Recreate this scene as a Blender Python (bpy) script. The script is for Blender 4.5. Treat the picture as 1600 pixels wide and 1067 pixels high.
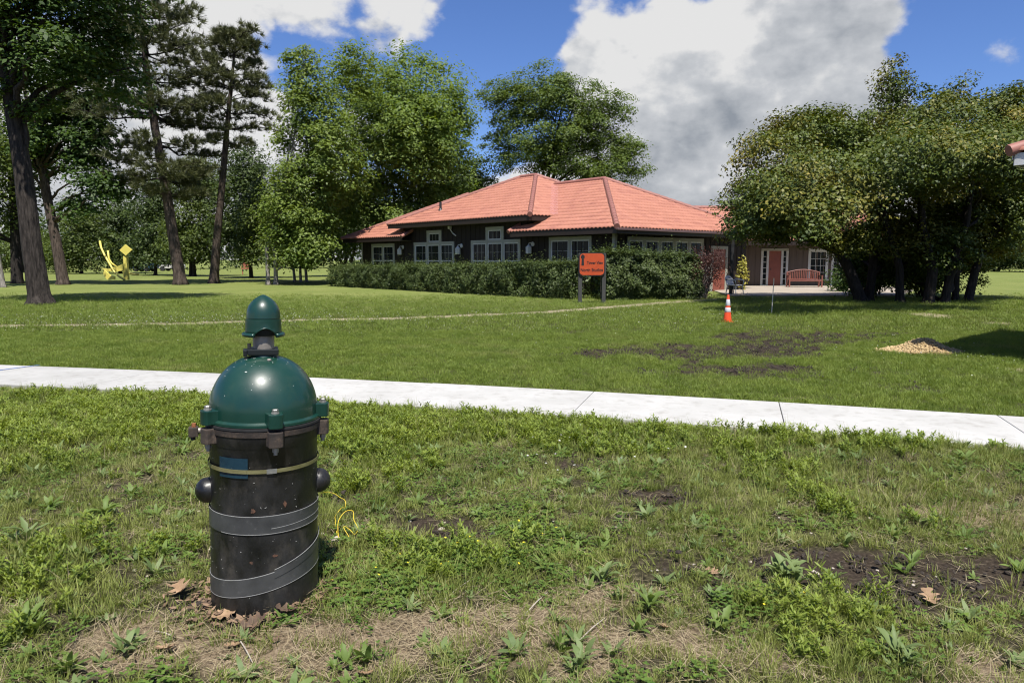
import bpy, bmesh, math, random
import numpy as np
from mathutils import Vector, Matrix

for _o in list(bpy.data.objects):
    bpy.data.objects.remove(_o)
scene = bpy.context.scene
COL = scene.collection
rad = math.radians

# ------------------------------------------------------------------ camera
EYE = 1.6
FOC = 1100.0                      # focal length in pixels of a 1600 px wide picture
PITCH = math.atan((533.5 - 405.0) / FOC)
CP, SP = math.cos(PITCH), math.sin(PITCH)
cam_d = bpy.data.cameras.new('camera')
cam_d.sensor_width = 36.0
cam_d.lens = 36.0 * FOC / 1600.0
cam_d.clip_start = 0.05
cam_d.clip_end = 3000.0
cam = bpy.data.objects.new('camera', cam_d)
COL.objects.link(cam)
cam.location = (0, 0, EYE)
cam.rotation_euler = (math.pi / 2 - PITCH, 0, 0)
scene.camera = cam

# ------------------------------------------------------------------ light
SUN_EL = rad(62.5)
SUN_H = Vector((0.20, -0.98)).normalized()          # horizontal direction towards the sun
SUN_DIR = Vector((SUN_H.x * math.cos(SUN_EL), SUN_H.y * math.cos(SUN_EL), math.sin(SUN_EL)))
SUN_STRENGTH = 5.0
SKY_STRENGTH = 0.066
CLOUD_STRENGTH = 0.50
sun_d = bpy.data.lights.new('sun', 'SUN')
sun_d.energy = SUN_STRENGTH
sun_d.angle = rad(0.53)
sun_d.color = (1.0, 0.955, 0.88)
sun = bpy.data.objects.new('sun', sun_d)
COL.objects.link(sun)
sun.rotation_euler = (-SUN_DIR).to_track_quat('-Z', 'Y').to_euler()
sun.location = (5, -20, 40)

scene.view_settings.view_transform = 'Standard'
scene.view_settings.look = 'None'
scene.view_settings.exposure = 0.65
scene.view_settings.gamma = 1.0
scene.view_settings.use_curve_mapping = False
scene.cycles.adaptive_threshold = 0.02
scene.cycles.filter_width = 1.15
scene.cycles.max_bounces = 5
scene.cycles.diffuse_bounces = 3
scene.cycles.glossy_bounces = 2
scene.cycles.transmission_bounces = 3
scene.cycles.transparent_max_bounces = 4


def ray(px, py):
    t = (533.5 - py) / FOC
    return Vector(((px - 800.0) / FOC, CP + t * SP, -SP + t * CP))


def G(px, py, z=0.0):
    """point of the ground seen at a pixel of the photograph"""
    r = ray(px, py)
    k = (z - EYE) / r.z
    return Vector((r.x * k, r.y * k, z))


def at(px, py, Y):
    """point at distance Y along the sight line of a pixel"""
    r = ray(px, py)
    k = Y / r.y
    return Vector((r.x * k, Y, EYE + r.z * k))


def node(nt, kind, **kw):
    n = nt.nodes.new(kind)
    for k, v in kw.items():
        if k.startswith('i_'):
            key = k[2:]
            n.inputs[int(key) if key.isdigit() else key.replace('_', ' ')].default_value = v
        else:
            setattr(n, k, v)
    return n


def build_world():
    w = bpy.data.worlds.new('World')
    scene.world = w
    w.use_nodes = True
    nt = w.node_tree
    nt.nodes.clear()
    L = nt.links.new
    out = node(nt, 'ShaderNodeOutputWorld')
    sky = node(nt, 'ShaderNodeTexSky')
    sky.sky_type = 'NISHITA'
    sky.sun_disc = False
    sky.sun_elevation = SUN_EL
    sky.sun_rotation = math.atan2(SUN_H.x, SUN_H.y)
    sky.altitude = 200
    sky.air_density = 1.0
    sky.dust_density = 0.3
    sky.ozone_density = 2.5
    hsv = node(nt, 'ShaderNodeMix', data_type='RGBA', blend_type='MULTIPLY')
    hsv.inputs[0].default_value = 1.0
    L(sky.outputs[0], hsv.inputs[6])
    hsv.inputs[7].default_value = (0.72, 0.90, 1.32, 1)
    bg1 = node(nt, 'ShaderNodeBackground', i_Strength=SKY_STRENGTH)
    L(hsv.outputs[2], bg1.inputs[0])
    tc = node(nt, 'ShaderNodeTexCoord')
    mp = node(nt, 'ShaderNodeMapping')
    mp.inputs['Scale'].default_value = (1.0, 1.0, 1.45)
    mp.inputs['Location'].default_value = (0.37, 0.12, 0.21)
    L(tc.outputs['Generated'], mp.inputs[0])

    def add(a, b, op='ADD'):
        m = node(nt, 'ShaderNodeMath', operation=op)
        for i, x in enumerate((a, b)):
            if isinstance(x, (int, float)):
                m.inputs[i].default_value = x
            else:
                L(x, m.inputs[i])
        return m.outputs[0]

    def blob(px, py, r_in, r_out, amp):
        d = ray(px, py).normalized()
        vm = node(nt, 'ShaderNodeVectorMath', operation='DOT_PRODUCT')
        L(tc.outputs['Generated'], vm.inputs[0])
        vm.inputs[1].default_value = d
        mr = node(nt, 'ShaderNodeMapRange', interpolation_type='SMOOTHSTEP')
        L(vm.outputs['Value'], mr.inputs[0])
        mr.inputs[1].default_value = math.cos(rad(r_out))
        mr.inputs[2].default_value = math.cos(rad(r_in))
        mr.inputs[3].default_value = 0.0
        mr.inputs[4].default_value = amp
        return mr.outputs[0]

    def billow(vec, cells=((9.0, .16), (21.0, .09), (46.0, .05))):
        """cloud density: broad masses with cauliflower edges"""
        n1 = node(nt, 'ShaderNodeTexNoise', i_Scale=3.2, i_Detail=9.0, i_Roughness=0.60)
        L(vec, n1.inputs['Vector'])
        wob = node(nt, 'ShaderNodeTexNoise', i_Scale=9.0, i_Detail=3.0, i_Roughness=0.6)
        L(vec, wob.inputs['Vector'])
        mxv = node(nt, 'ShaderNodeMix', data_type='VECTOR')
        mxv.inputs[0].default_value = 0.10
        L(vec, mxv.inputs[4])
        L(wob.outputs['Color'], mxv.inputs[5])
        tot = n1.outputs['Fac']
        for sc, am in cells:
            v = node(nt, 'ShaderNodeTexVoronoi', feature='F1', i_Scale=sc)
            L(mxv.outputs[1], v.inputs['Vector'])
            tot = add(tot, add(add(0.45, v.outputs['Distance'], 'SUBTRACT'), am, 'MULTIPLY'))
        return tot
    body = billow(mp.outputs[0])
    dens = body
    cover = 0.0
    for b in ((1150, 120, 5, 14, .20), (1050, 230, 4, 12, .20), (1330, 40, 4, 12, .20), (960, 110, 1, 5, .12), (1000, 300, 2, 8, .10),
              (500, 20, 3, 12, .12), (330, 40, 2, 10, .07), (290, 260, 3, 12, .17), (80, 300, 3, 12, .12), (655, 30, 1, 5, .07), (790, 110, 1, 4, .06), (1545, 135, 1.5, 6, .17),
              (780, 40, 1, 5.5, -.17), (860, 190, .5, 3.2, -.14), (700, 130, 1, 6, -.10), (1550, 45, 2, 7.5, -.22), (1445, 110, .5, 4.5, -.13),
              (985, 20, .3, 2.4, -.12), (1120, 22, .4, 3.4, -.14), (435, 140, 1.5, 6, -.22), (600, 60, 1, 5, -.05), (870, 20, .5, 3, -.06)):
        dens = add(dens, blob(*b))
    sep = node(nt, 'ShaderNodeSeparateXYZ')
    L(tc.outputs['Generated'], sep.inputs[0])
    lowc = node(nt, 'ShaderNodeMapRange', interpolation_type='SMOOTHSTEP')     # clouds crowd together towards the horizon
    L(sep.outputs[2], lowc.inputs[0])
    lowc.inputs[1].default_value, lowc.inputs[2].default_value = 0.0, 0.24
    lowc.inputs[3].default_value, lowc.inputs[4].default_value = 0.15, 0.0
    dens = add(dens, lowc.outputs[0])
    mask = node(nt, 'ShaderNodeMapRange', interpolation_type='SMOOTHSTEP')
    L(dens, mask.inputs[0])
    mask.inputs[1].default_value = 0.52
    mask.inputs[2].default_value = 0.63
    # how much cloud lies between a spot and the sun: the same density sampled a little way sunward
    mp2 = node(nt, 'ShaderNodeMapping')
    mp2.inputs['Scale'].default_value = (1.0, 1.0, 1.45)
    mp2.inputs['Location'].default_value = (0.37 + SUN_DIR.x * .045, 0.12 + SUN_DIR.y * .045, 0.21 + SUN_DIR.z * .065)
    L(tc.outputs['Generated'], mp2.inputs[0])
    up = billow(mp2.outputs[0])
    relief = add(add(up, body, 'SUBTRACT'), 2.3, 'MULTIPLY')
    n2 = node(nt, 'ShaderNodeTexNoise', i_Scale=5.0, i_Detail=8.0, i_Roughness=0.62)
    L(mp2.outputs[0], n2.inputs['Vector'])
    sh = add(add(relief, add(n2.outputs['Fac'], 0.75, 'MULTIPLY')), add(dens, 0.35, 'MULTIPLY'))
    for b in ((1370, 40, 3, 10, .20), (1050, 290, 2, 8, .13), (980, 90, 2, 8, -.12), (1180, 120, 1, 6, -.12), (480, 20, 3, 12, -.10), (300, 260, 3, 12, -.10)):
        sh = add(sh, blob(*b))
    cr = node(nt, 'ShaderNodeValToRGB')
    L(add(sh, 0.84, 'MULTIPLY'), cr.inputs[0])
    e = cr.color_ramp.elements
    e[0].position, e[0].color = 0.425, (0.99, 0.99, 0.99, 1)
    e[1].position, e[1].color = 1.0, (0.36, 0.40, 0.46, 1)
    m = cr.color_ramp.elements.new(0.60)
    m.color = (0.72, 0.745, 0.785, 1)
    bg2 = node(nt, 'ShaderNodeBackground', i_Strength=CLOUD_STRENGTH)
    L(cr.outputs[0], bg2.inputs[0])
    mx = node(nt, 'ShaderNodeMixShader')
    L(mask.outputs[0], mx.inputs[0])
    L(bg1.outputs[0], mx.inputs[1])
    L(bg2.outputs[0], mx.inputs[2])
    L(mx.outputs[0], out.inputs[0])


build_world()

# ------------------------------------------------------------------ helpers: objects and tags


def tag(o, label=None, cat=None, group=None, kind=None):
    if label: o['label'] = label
    if cat: o['category'] = cat
    if group: o['group'] = group
    if kind: o['kind'] = kind
    return o


def empty(name, loc=(0, 0, 0), rz=0.0):
    o = bpy.data.objects.new(name, None)
    COL.objects.link(o)
    o.location = loc
    o.rotation_euler.z = rz
    o.empty_display_size = 0.2
    return o


def link(name, me, material=None, parent=None, smooth=False, loc=None):
    o = bpy.data.objects.new(name, me)
    COL.objects.link(o)
    if material is not None and not me.materials:
        me.materials.append(material)
    if smooth:
        me.polygons.foreach_set('use_smooth', np.ones(len(me.polygons), dtype=bool))
    if parent is not None:
        o.parent = parent
    if loc is not None:
        o.location = loc
    return o


def quads(name, V, Q, n=4):
    """mesh from numpy vertices and faces that all have n corners"""
    V = np.asarray(V, dtype=np.float32).reshape(-1, 3)
    Q = np.asarray(Q, dtype=np.int32).reshape(-1, n)
    me = bpy.data.meshes.new(name)
    me.vertices.add(len(V))
    me.vertices.foreach_set('co', V.ravel())
    me.loops.add(Q.size)
    me.loops.foreach_set('vertex_index', Q.ravel())
    me.polygons.add(len(Q))
    me.polygons.foreach_set('loop_start', np.arange(0, Q.size, n, dtype=np.int32))
    me.polygons.foreach_set('loop_total', np.full(len(Q), n, dtype=np.int32))
    me.update(calc_edges=True)
    return me


class MB:
    """collects boxes, tubes and lathes; build() links them as one mesh object"""

    def __init__(self):
        self.v, self.f = [], []

    def add(self, vs, fs):
        b = len(self.v)
        self.v += [tuple(p) for p in vs]
        self.f += [tuple(i + b for i in f) for f in fs]
        return self

    def box(self, a, b, M=None):
        x0, y0, z0 = a
        x1, y1, z1 = b
        vs = [Vector(p) for p in ((x0, y0, z0), (x1, y0, z0), (x1, y1, z0), (x0, y1, z0), (x0, y0, z1), (x1, y0, z1), (x1, y1, z1), (x0, y1, z1))]
        if M is not None:
            vs = [M @ p for p in vs]
        return self.add(vs, ((0, 3, 2, 1), (4, 5, 6, 7), (0, 1, 5, 4), (1, 2, 6, 5), (2, 3, 7, 6), (3, 0, 4, 7)))

    def tube(self, pts, rs, seg=10, cap=True, jitter=0.0, rng=None):
        pts = [Vector(p) for p in pts]
        if not hasattr(rs, '__len__'):
            rs = [rs] * len(pts)
        b = len(self.v)
        up = Vector((0, 0, 1))
        prev = None
        for i, p in enumerate(pts):
            d = (pts[min(i + 1, len(pts) - 1)] - pts[max(i - 1, 0)]).normalized()
            if prev is None:
                x = d.cross(up if abs(d.z) < 0.9 else Vector((0, 1, 0))).normalized()
            else:
                x = (prev - d * prev.dot(d)).normalized()
            prev = x
            y = d.cross(x)
            for k in range(seg):
                a = 2 * math.pi * k / seg
                r = rs[i] * (1 + (rng.uniform(-jitter, jitter) if rng else 0))
                self.v.append(tuple(p + x * (math.cos(a) * r) + y * (math.sin(a) * r)))
        for i in range(len(pts) - 1):
            for k in range(seg):
                k2 = (k + 1) % seg
                self.f.append((b + i * seg + k, b + i * seg + k2, b + (i + 1) * seg + k2, b + (i + 1) * seg + k))
        if cap:
            self.f.append(tuple(b + k for k in reversed(range(seg))))
            self.f.append(tuple(b + (len(pts) - 1) * seg + k for k in range(seg)))
        return self

    def lathe(self, prof, seg=48, M=None, a0=0.0):
        b = len(self.v)
        for r, z in prof:
            for k in range(seg):
                a = a0 + 2 * math.pi * k / seg
                p = Vector((r * math.cos(a), r * math.sin(a), z))
                self.v.append(tuple(M @ p if M is not None else p))
        n = len(prof)
        for i in range(n - 1):
            for k in range(seg):
                k2 = (k + 1) % seg
                self.f.append((b + i * seg + k, b + i * seg + k2, b + (i + 1) * seg + k2, b + (i + 1) * seg + k))
        if prof[0][0] > 1e-6:
            self.f.append(tuple(b + k for k in reversed(range(seg))))
        if prof[-1][0] > 1e-6:
            self.f.append(tuple(b + (n - 1) * seg + k for k in range(seg)))
        return self

    def prism(self, poly, depth, M):
        """polygon in local xy extruded to z=depth"""
        n = len(poly)
        vs = [M @ Vector((x, y, 0)) for x, y in poly] + [M @ Vector((x, y, depth)) for x, y in poly]
        fs = [tuple(reversed(range(n))), tuple(range(n, 2 * n))]
        fs += [(i, (i + 1) % n, n + (i + 1) % n, n + i) for i in range(n)]
        return self.add(vs, fs)

    def mesh(self, name):
        me = bpy.data.meshes.new(name)
        me.from_pydata(self.v, [], self.f)
        me.update()
        return me

    def build(self, name, material, parent=None, smooth=False, bevel=0.0, angle=None, loc=None):
        me = self.mesh(name)
        if bevel:
            bm = bmesh.new()
            bm.from_mesh(me)
            bmesh.ops.remove_doubles(bm, verts=bm.verts, dist=1e-5)
            ed = [e for e in bm.edges if len(e.link_faces) == 2 and e.calc_face_angle(0) > 0.6]
            bmesh.ops.bevel(bm, geom=ed, offset=bevel, segments=2, profile=0.6, affect='EDGES', clamp_overlap=True)
            bm.to_mesh(me)
            bm.free()
        o = link(name, me, material, parent, smooth, loc)
        if smooth and angle:
            try:
                me.set_sharp_from_angle(angle=angle)
            except Exception:
                pass
        return o


# numpy value noise
_rs = np.random.RandomState(7)
_tab = _rs.rand(256, 256)


def vnoise(x, y, scale=1.0, seed=0):
    x = np.asarray(x, dtype=float) * scale + seed * 17.31
    y = np.asarray(y, dtype=float) * scale + seed * 9.77
    xi, yi = np.floor(x).astype(int), np.floor(y).astype(int)
    fx, fy = x - xi, y - yi
    fx = fx * fx * (3 - 2 * fx)
    fy = fy * fy * (3 - 2 * fy)
    t = _tab
    a = t[xi & 255, yi & 255]
    b = t[(xi + 1) & 255, yi & 255]
    c = t[xi & 255, (yi + 1) & 255]
    d = t[(xi + 1) & 255, (yi + 1) & 255]
    return (a * (1 - fx) + b * fx) * (1 - fy) + (c * (1 - fx) + d * fx) * fy


def fbm(x, y, scale, oct=4, seed=0):
    s, a, tot = 0, 1.0, 0
    for i in range(oct):
        s = s + a * vnoise(x, y, scale * 2 ** i, seed + i * 3)
        tot += a
        a *= 0.5
    return s / tot


def sstep(e0, e1, x):
    t = np.clip((x - e0) / (e1 - e0), 0, 1)
    return t * t * (3 - 2 * t)


# ------------------------------------------------------------------ materials


def pmat(name, c1, c2=None, scale=8.0, rough=0.6, bump=0.0, bscale=None, metallic=0.0, spec=0.5, stretch=(1, 1, 1), detail=6.0,
         c3=None, s3=40.0, t3=(0.62, 0.7), coat=0.0, rough2=None, dist=0.02):
    m = bpy.data.materials.new(name)
    m.use_nodes = True
    nt = m.node_tree
    L = nt.links.new
    b = nt.nodes['Principled BSDF']
    b.inputs['Roughness'].default_value = rough
    b.inputs['Metallic'].default_value = metallic
    b.inputs['Specular IOR Level'].default_value = spec
    b.inputs['Coat Weight'].default_value = coat
    b.inputs['Coat Roughness'].default_value = 0.12
    tc = node(nt, 'ShaderNodeTexCoord')
    mp = node(nt, 'ShaderNodeMapping')
    mp.inputs['Scale'].default_value = stretch
    L(tc.outputs['Object'], mp.inputs[0])
    n = node(nt, 'ShaderNodeTexNoise', i_Scale=scale, i_Detail=detail, i_Roughness=0.6)
    L(mp.outputs[0], n.inputs['Vector'])
    cr = node(nt, 'ShaderNodeValToRGB')
    cr.color_ramp.elements[0].position = 0.32
    cr.color_ramp.elements[1].position = 0.68
    cr.color_ramp.elements[0].color = (*c1, 1)
    cr.color_ramp.elements[1].color = (*(c2 or c1), 1)
    L(n.outputs['Fac'], cr.inputs[0])
    col = cr.outputs[0]
    if c3 is not None:
        n3 = node(nt, 'ShaderNodeTexNoise', i_Scale=s3, i_Detail=5.0, i_Roughness=0.65)
        L(mp.outputs[0], n3.inputs['Vector'])
        mr = node(nt, 'ShaderNodeMapRange')
        mr.inputs[1].default_value, mr.inputs[2].default_value = t3
        L(n3.outputs['Fac'], mr.inputs[0])
        mx = node(nt, 'ShaderNodeMix', data_type='RGBA')
        L(mr.outputs[0], mx.inputs[0])
        L(col, mx.inputs[6])
        mx.inputs[7].default_value = (*c3, 1)
        col = mx.outputs[2]
    L(col, b.inputs['Base Color'])
    if rough2 is not None:
        mr2 = node(nt, 'ShaderNodeMapRange')
        mr2.inputs[1].default_value, mr2.inputs[2].default_value = 0.35, 0.65
        mr2.inputs[3].default_value, mr2.inputs[4].default_value = rough, rough2
        L(n.outputs['Fac'], mr2.inputs[0])
        L(mr2.outputs[0], b.inputs['Roughness'])
    if bump:
        nb = node(nt, 'ShaderNodeTexNoise', i_Scale=bscale or scale * 3, i_Detail=6.0, i_Roughness=0.6)
        L(mp.outputs[0], nb.inputs['Vector'])
        bp = node(nt, 'ShaderNodeBump', i_Strength=bump, i_Distance=dist)
        L(nb.outputs['Fac'], bp.inputs['Height'])
        L(bp.outputs[0], b.inputs['Normal'])
    return m


def leafmat(name, dark, light, rough=0.55, trans=0.38, nscale=0.6, accent=None, acc=(0.55, 0.7), spec=0.35, ascale=0.5):
    """leaf colour varies leaf by leaf and bough by bough"""
    m = bpy.data.materials.new(name)
    m.use_nodes = True
    nt = m.node_tree
    L = nt.links.new
    b = nt.nodes['Principled BSDF']
    out = nt.nodes['Material Output']
    b.inputs['Roughness'].default_value = rough
    b.inputs['Specular IOR Level'].default_value = spec
    geo = node(nt, 'ShaderNodeNewGeometry')
    n = node(nt, 'ShaderNodeTexNoise', i_Scale=nscale, i_Detail=3.0)
    L(geo.outputs['Position'], n.inputs['Vector'])
    ma = node(nt, 'ShaderNodeMath', operation='MULTIPLY_ADD')
    L(geo.outputs['Random Per Island'], ma.inputs[0])
    ma.inputs[1].default_value = 0.65
    sb = node(nt, 'ShaderNodeMath', operation='MULTIPLY_ADD')
    L(n.outputs['Fac'], sb.inputs[0])
    sb.inputs[1].default_value = 1.2
    sb.inputs[2].default_value = -0.42
    L(sb.outputs[0], ma.inputs[2])
    mx = node(nt, 'ShaderNodeMix', data_type='RGBA', clamp_factor=True)
    L(ma.outputs[0], mx.inputs[0])
    mx.inputs[6].default_value = (*dark, 1)
    mx.inputs[7].default_value = (*light, 1)
    col = mx.outputs[2]
    if accent is not None:
        n2 = node(nt, 'ShaderNodeTexNoise', i_Scale=ascale, i_Detail=4.0)
        mp = node(nt, 'ShaderNodeMapping')
        mp.inputs['Location'].default_value = (31, 7, 3)
        L(geo.outputs['Position'], mp.inputs[0])
        L(mp.outputs[0], n2.inputs['Vector'])
        mr = node(nt, 'ShaderNodeMapRange')
        mr.inputs[1].default_value, mr.inputs[2].default_value = acc
        L(n2.outputs['Fac'], mr.inputs[0])
        m2 = node(nt, 'ShaderNodeMath', operation='MULTIPLY')
        L(mr.outputs[0], m2.inputs[0])
        L(geo.outputs['Random Per Island'], m2.inputs[1])
        mx2 = node(nt, 'ShaderNodeMix', data_type='RGBA')
        L(m2.outputs[0], mx2.inputs[0])
        L(col, mx2.inputs[6])
        mx2.inputs[7].default_value = (*accent, 1)
        col = mx2.outputs[2]
    L(col, b.inputs['Base Color'])
    tr = node(nt, 'ShaderNodeBsdfTranslucent')
    hs = node(nt, 'ShaderNodeHueSaturation', i_Hue=0.485, i_Saturation=1.15, i_Value=1.25)
    L(col, hs.inputs['Color'])
    L(hs.outputs[0], tr.inputs[0])
    ms = node(nt, 'ShaderNodeMixShader', i_0=trans)
    L(b.outputs[0], ms.inputs[1])
    L(tr.outputs[0], ms.inputs[2])
    L(ms.outputs[0], out.inputs[0])
    return m


def barkmat(name, c1, c2, scale=3.0, bump=0.7):
    m = pmat(name, c1, c2, scale=scale * 1.6, rough=0.9, bump=1.0, bscale=scale * 2.4, stretch=(3.2, 3.2, 0.55), spec=0.2, detail=8, dist=0.06)
    return m


M = {}
M['concrete'] = pmat('concrete_mat', (0.355, 0.35, 0.33), (0.425, 0.42, 0.40), scale=1.6, rough=0.9, bump=0.25, bscale=90, spec=0.2, c3=(0.27, 0.26, 0.235), s3=7, t3=(0.52, 0.80), dist=0.004)
_nt = M['concrete'].node_tree
_b = _nt.nodes['Principled BSDF']
_src = _b.inputs['Base Color'].links[0].from_socket
_oi = node(_nt, 'ShaderNodeObjectInfo')
_mr = node(_nt, 'ShaderNodeMapRange')
_mr.inputs[3].default_value, _mr.inputs[4].default_value = 0.90, 1.06
_nt.links.new(_oi.outputs['Random'], _mr.inputs[0])
_vm = node(_nt, 'ShaderNodeVectorMath', operation='SCALE')
_nt.links.new(_src, _vm.inputs[0])
_nt.links.new(_mr.outputs[0], _vm.inputs['Scale'])
_nt.links.new(_vm.outputs[0], _b.inputs['Base Color'])
M['gravel_bed'] = pmat('gravel_bed_mat', (0.10, 0.085, 0.07), (0.17, 0.15, 0.12), scale=30, rough=0.95, bump=0.5)
M['bark'] = barkmat('bark_mat', (0.010, 0.008, 0.007), (0.066, 0.055, 0.047))
M['bark_dark'] = barkmat('dark_bark_mat', (0.012, 0.010, 0.009), (0.045, 0.038, 0.033))
M['bark_pine'] = barkmat('pine_bark_mat', (0.03, 0.022, 0.018), (0.12, 0.092, 0.075))
M['bark_birch'] = barkmat('birch_bark_mat', (0.14, 0.125, 0.11), (0.34, 0.31, 0.28))
M['brown'] = pmat('brown_siding_mat', (0.017, 0.0125, 0.0105), (0.024, 0.018, 0.015), scale=1.2, rough=0.75, bump=0.25, bscale=10, stretch=(8, 8, .3), spec=0.25)
M['fascia'] = pmat('fascia_mat', (0.022, 0.015, 0.013), (0.03, 0.02, 0.017), scale=2, rough=0.5, spec=0.35)
M['gutter'] = pmat('gutter_mat', (0.10, 0.06, 0.058), (0.13, 0.078, 0.075), scale=2, rough=0.45)
M['trim'] = pmat('cream_trim_mat', (0.28, 0.28, 0.24), (0.32, 0.32, 0.275), scale=2, rough=0.6, spec=0.3)
M['sash'] = pmat('white_sash_mat', (0.46, 0.46, 0.45), (0.52, 0.52, 0.51), scale=2, rough=0.4)
M['annex'] = pmat('taupe_siding_mat', (0.095, 0.074, 0.063), (0.12, 0.094, 0.080), scale=1.2, rough=0.75, bump=0.2, bscale=12, stretch=(8, 8, .3), spec=0.25)
M['door'] = pmat('red_door_mat', (0.20, 0.055, 0.036), (0.24, 0.068, 0.044), scale=3, rough=0.5)
M['soffit'] = pmat('soffit_mat', (0.05, 0.04, 0.035), (0.06, 0.05, 0.042), scale=2, rough=0.8)
M['white'] = pmat('white_paint_mat', (0.52, 0.52, 0.51), (0.6, 0.6, 0.59), scale=3, rough=0.45)
M['roof'] = pmat('red_tile_mat', (0.325, 0.136, 0.090), (0.415, 0.182, 0.124), scale=2.2, rough=0.55, spec=0.3, c3=(0.25, 0.095, 0.072), s3=1.3, t3=(0.50, 0.80))
M['cap'] = pmat('ridge_cap_mat', (0.24, 0.105, 0.082), (0.30, 0.135, 0.108), scale=1.5, rough=0.55, spec=0.3)
M['flash'] = pmat('flashing_mat', (0.36, 0.15, 0.115), (0.40, 0.175, 0.14), scale=1.5, rough=0.45)
M['black'] = pmat('black_metal_mat', (0.012, 0.012, 0.013), (0.022, 0.022, 0.023), scale=6, rough=0.5)
M['lamp_glass'] = pmat('lamp_glass_mat', (0.42, 0.42, 0.40), (0.5, 0.5, 0.48), scale=4, rough=0.2)
M['patio'] = pmat('patio_mat', (0.28, 0.235, 0.18), (0.36, 0.31, 0.25), scale=1.5, rough=0.9, bump=0.3, bscale=20)
M['bench'] = pmat('bench_wood_mat', (0.15, 0.048, 0.034), (0.20, 0.066, 0.046), scale=5, rough=0.6)
M['plastic'] = pmat('white_plastic_mat', (0.5, 0.5, 0.5), (0.55, 0.55, 0.55), scale=3, rough=0.4)
M['post'] = pmat('grey_post_mat', (0.040, 0.041, 0.039), (0.070, 0.070, 0.066), scale=4, rough=0.85, bump=0.3, bscale=14, stretch=(5, 5, .5), spec=0.2)
M['sign'] = pmat('orange_sign_mat', (0.36, 0.048, 0.009), (0.42, 0.062, 0.012), scale=6, rough=0.5, c3=(0.29, 0.042, 0.010), s3=14)
M['ink'] = pmat('black_ink_mat', (0.006, 0.006, 0.007), None, rough=0.6)
M['ink_faded'] = pmat('faded_ink_mat', (0.33, 0.055, 0.016), None, rough=0.6)
M['cone'] = pmat('cone_orange_mat', (0.62, 0.060, 0.012), (0.68, 0.075, 0.016), scale=6, rough=0.45)
M['reflect'] = pmat('reflective_white_mat', (0.52, 0.53, 0.55), (0.6, 0.6, 0.61), scale=20, rough=0.35)
M['stake'] = pmat('stake_mat', (0.62, 0.55, 0.42), (0.7, 0.62, 0.5), scale=6, rough=0.8)
M['yellow'] = pmat('yellow_paint_mat', (0.62, 0.54, 0.11), (0.68, 0.60, 0.14), scale=2, rough=0.45)
M['rust_panel'] = pmat('rust_panel_mat', (0.26, 0.085, 0.05), (0.34, 0.12, 0.075), scale=2, rough=0.8)
M['blue_car'] = pmat('blue_paint_mat', (0.02, 0.07, 0.13), (0.025, 0.08, 0.15), rough=0.25, coat=0.6)
M['white_car'] = pmat('pale_paint_mat', (0.5, 0.48, 0.46), (0.55, 0.53, 0.5), rough=0.3, coat=0.5)
M['tyre'] = pmat('tyre_mat', (0.02, 0.02, 0.02), None, rough=0.8)
M['blue_line'] = pmat('blue_line_mat', (0.035, 0.10, 0.36), (0.06, 0.15, 0.45), scale=20, rough=0.8)


def glassmat():
    m = bpy.data.materials.new('window_glass_mat')
    m.use_nodes = True
    b = m.node_tree.nodes['Principled BSDF']
    b.inputs['Base Color'].default_value = (0.010, 0.014, 0.016, 1)
    b.inputs['Roughness'].default_value = 0.05
    b.inputs['Specular IOR Level'].default_value = 0.12
    return m


M['glass'] = glassmat()

# ------------------------------------------------------------------ the ground
SW_X = np.linspace(-34, 16, 200)


def sw_far(x):
    return 8.52 - 0.29 * x - 0.006 * np.clip(x, -14, 9) ** 2


SW_W = 1.36


def sw_dist(x, y):
    """signed distance behind the far edge of the pavement: >0 beyond, 0..-SW_W on it"""
    return (y - sw_far(x)) * 0.955


def blobs(x, y, items, seed=0, warp=0.35):
    """sum of soft spots given as (px, py, half width px, half height px, amplitude)"""
    wx = x + warp * (fbm(x, y, 1.3, 3, seed + 5) - 0.5) * 2
    wy = y + warp * (fbm(x, y, 1.3, 3, seed + 9) - 0.5) * 2
    s = np.zeros_like(x)
    for px, py, hw, hh, amp in items:
        c = G(px, py)
        e = (G(px + hw, py) - c).length
        f = abs(G(px, py + hh).y - G(px, py - hh).y) / 2
        s = s + amp * np.exp(-(((wx - c.x) / e) ** 2 + ((wy - c.y) / f) ** 2))
    return s


DIRT = [(1420, 880, 210, 30, 1.6), (1560, 905, 90, 32, 1.4), (1250, 855, 60, 14, .8), (720, 812, 110, 18, .85), (1010, 765, 50, 14, .6), (870, 720, 60, 10, .5),
        (150, 770, 70, 16, .5), (90, 700, 50, 10, .4), (1060, 870, 50, 12, .7), (560, 790, 60, 16, .45), (300, 960, 60, 40, .5), (415, 985, 75, 22, .8), (960, 820, 60, 14, .4),
        # worn patch on the lawn behind the pavement
        (1230, 527, 140, 11, 1.35), (1140, 548, 120, 12, .95), (1180, 578, 150, 10, 1.15), (1010, 553, 130, 10, .85), (1400, 520, 70, 5, .6), (1260, 545, 60, 10, .5), (900, 520, 60, 4, .5), (960, 588, 60, 5, .4), (1400, 605, 80, 6, .45)]
STRAW = [(880, 960, 170, 50, .9), (1000, 1040, 200, 50, .8), (620, 1010, 120, 50, .6), (260, 1010, 130, 60, .9), (900, 930, 60, 20, .8), (1230, 1000, 100, 50, .6), (470, 1000, 80, 40, .7),
         (1520, 790, 120, 30, .8), (1300, 780, 100, 20, .3), (1560, 1040, 100, 30, .6), (700, 880, 60, 14, .3), (60, 960, 60, 30, .3)]
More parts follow.
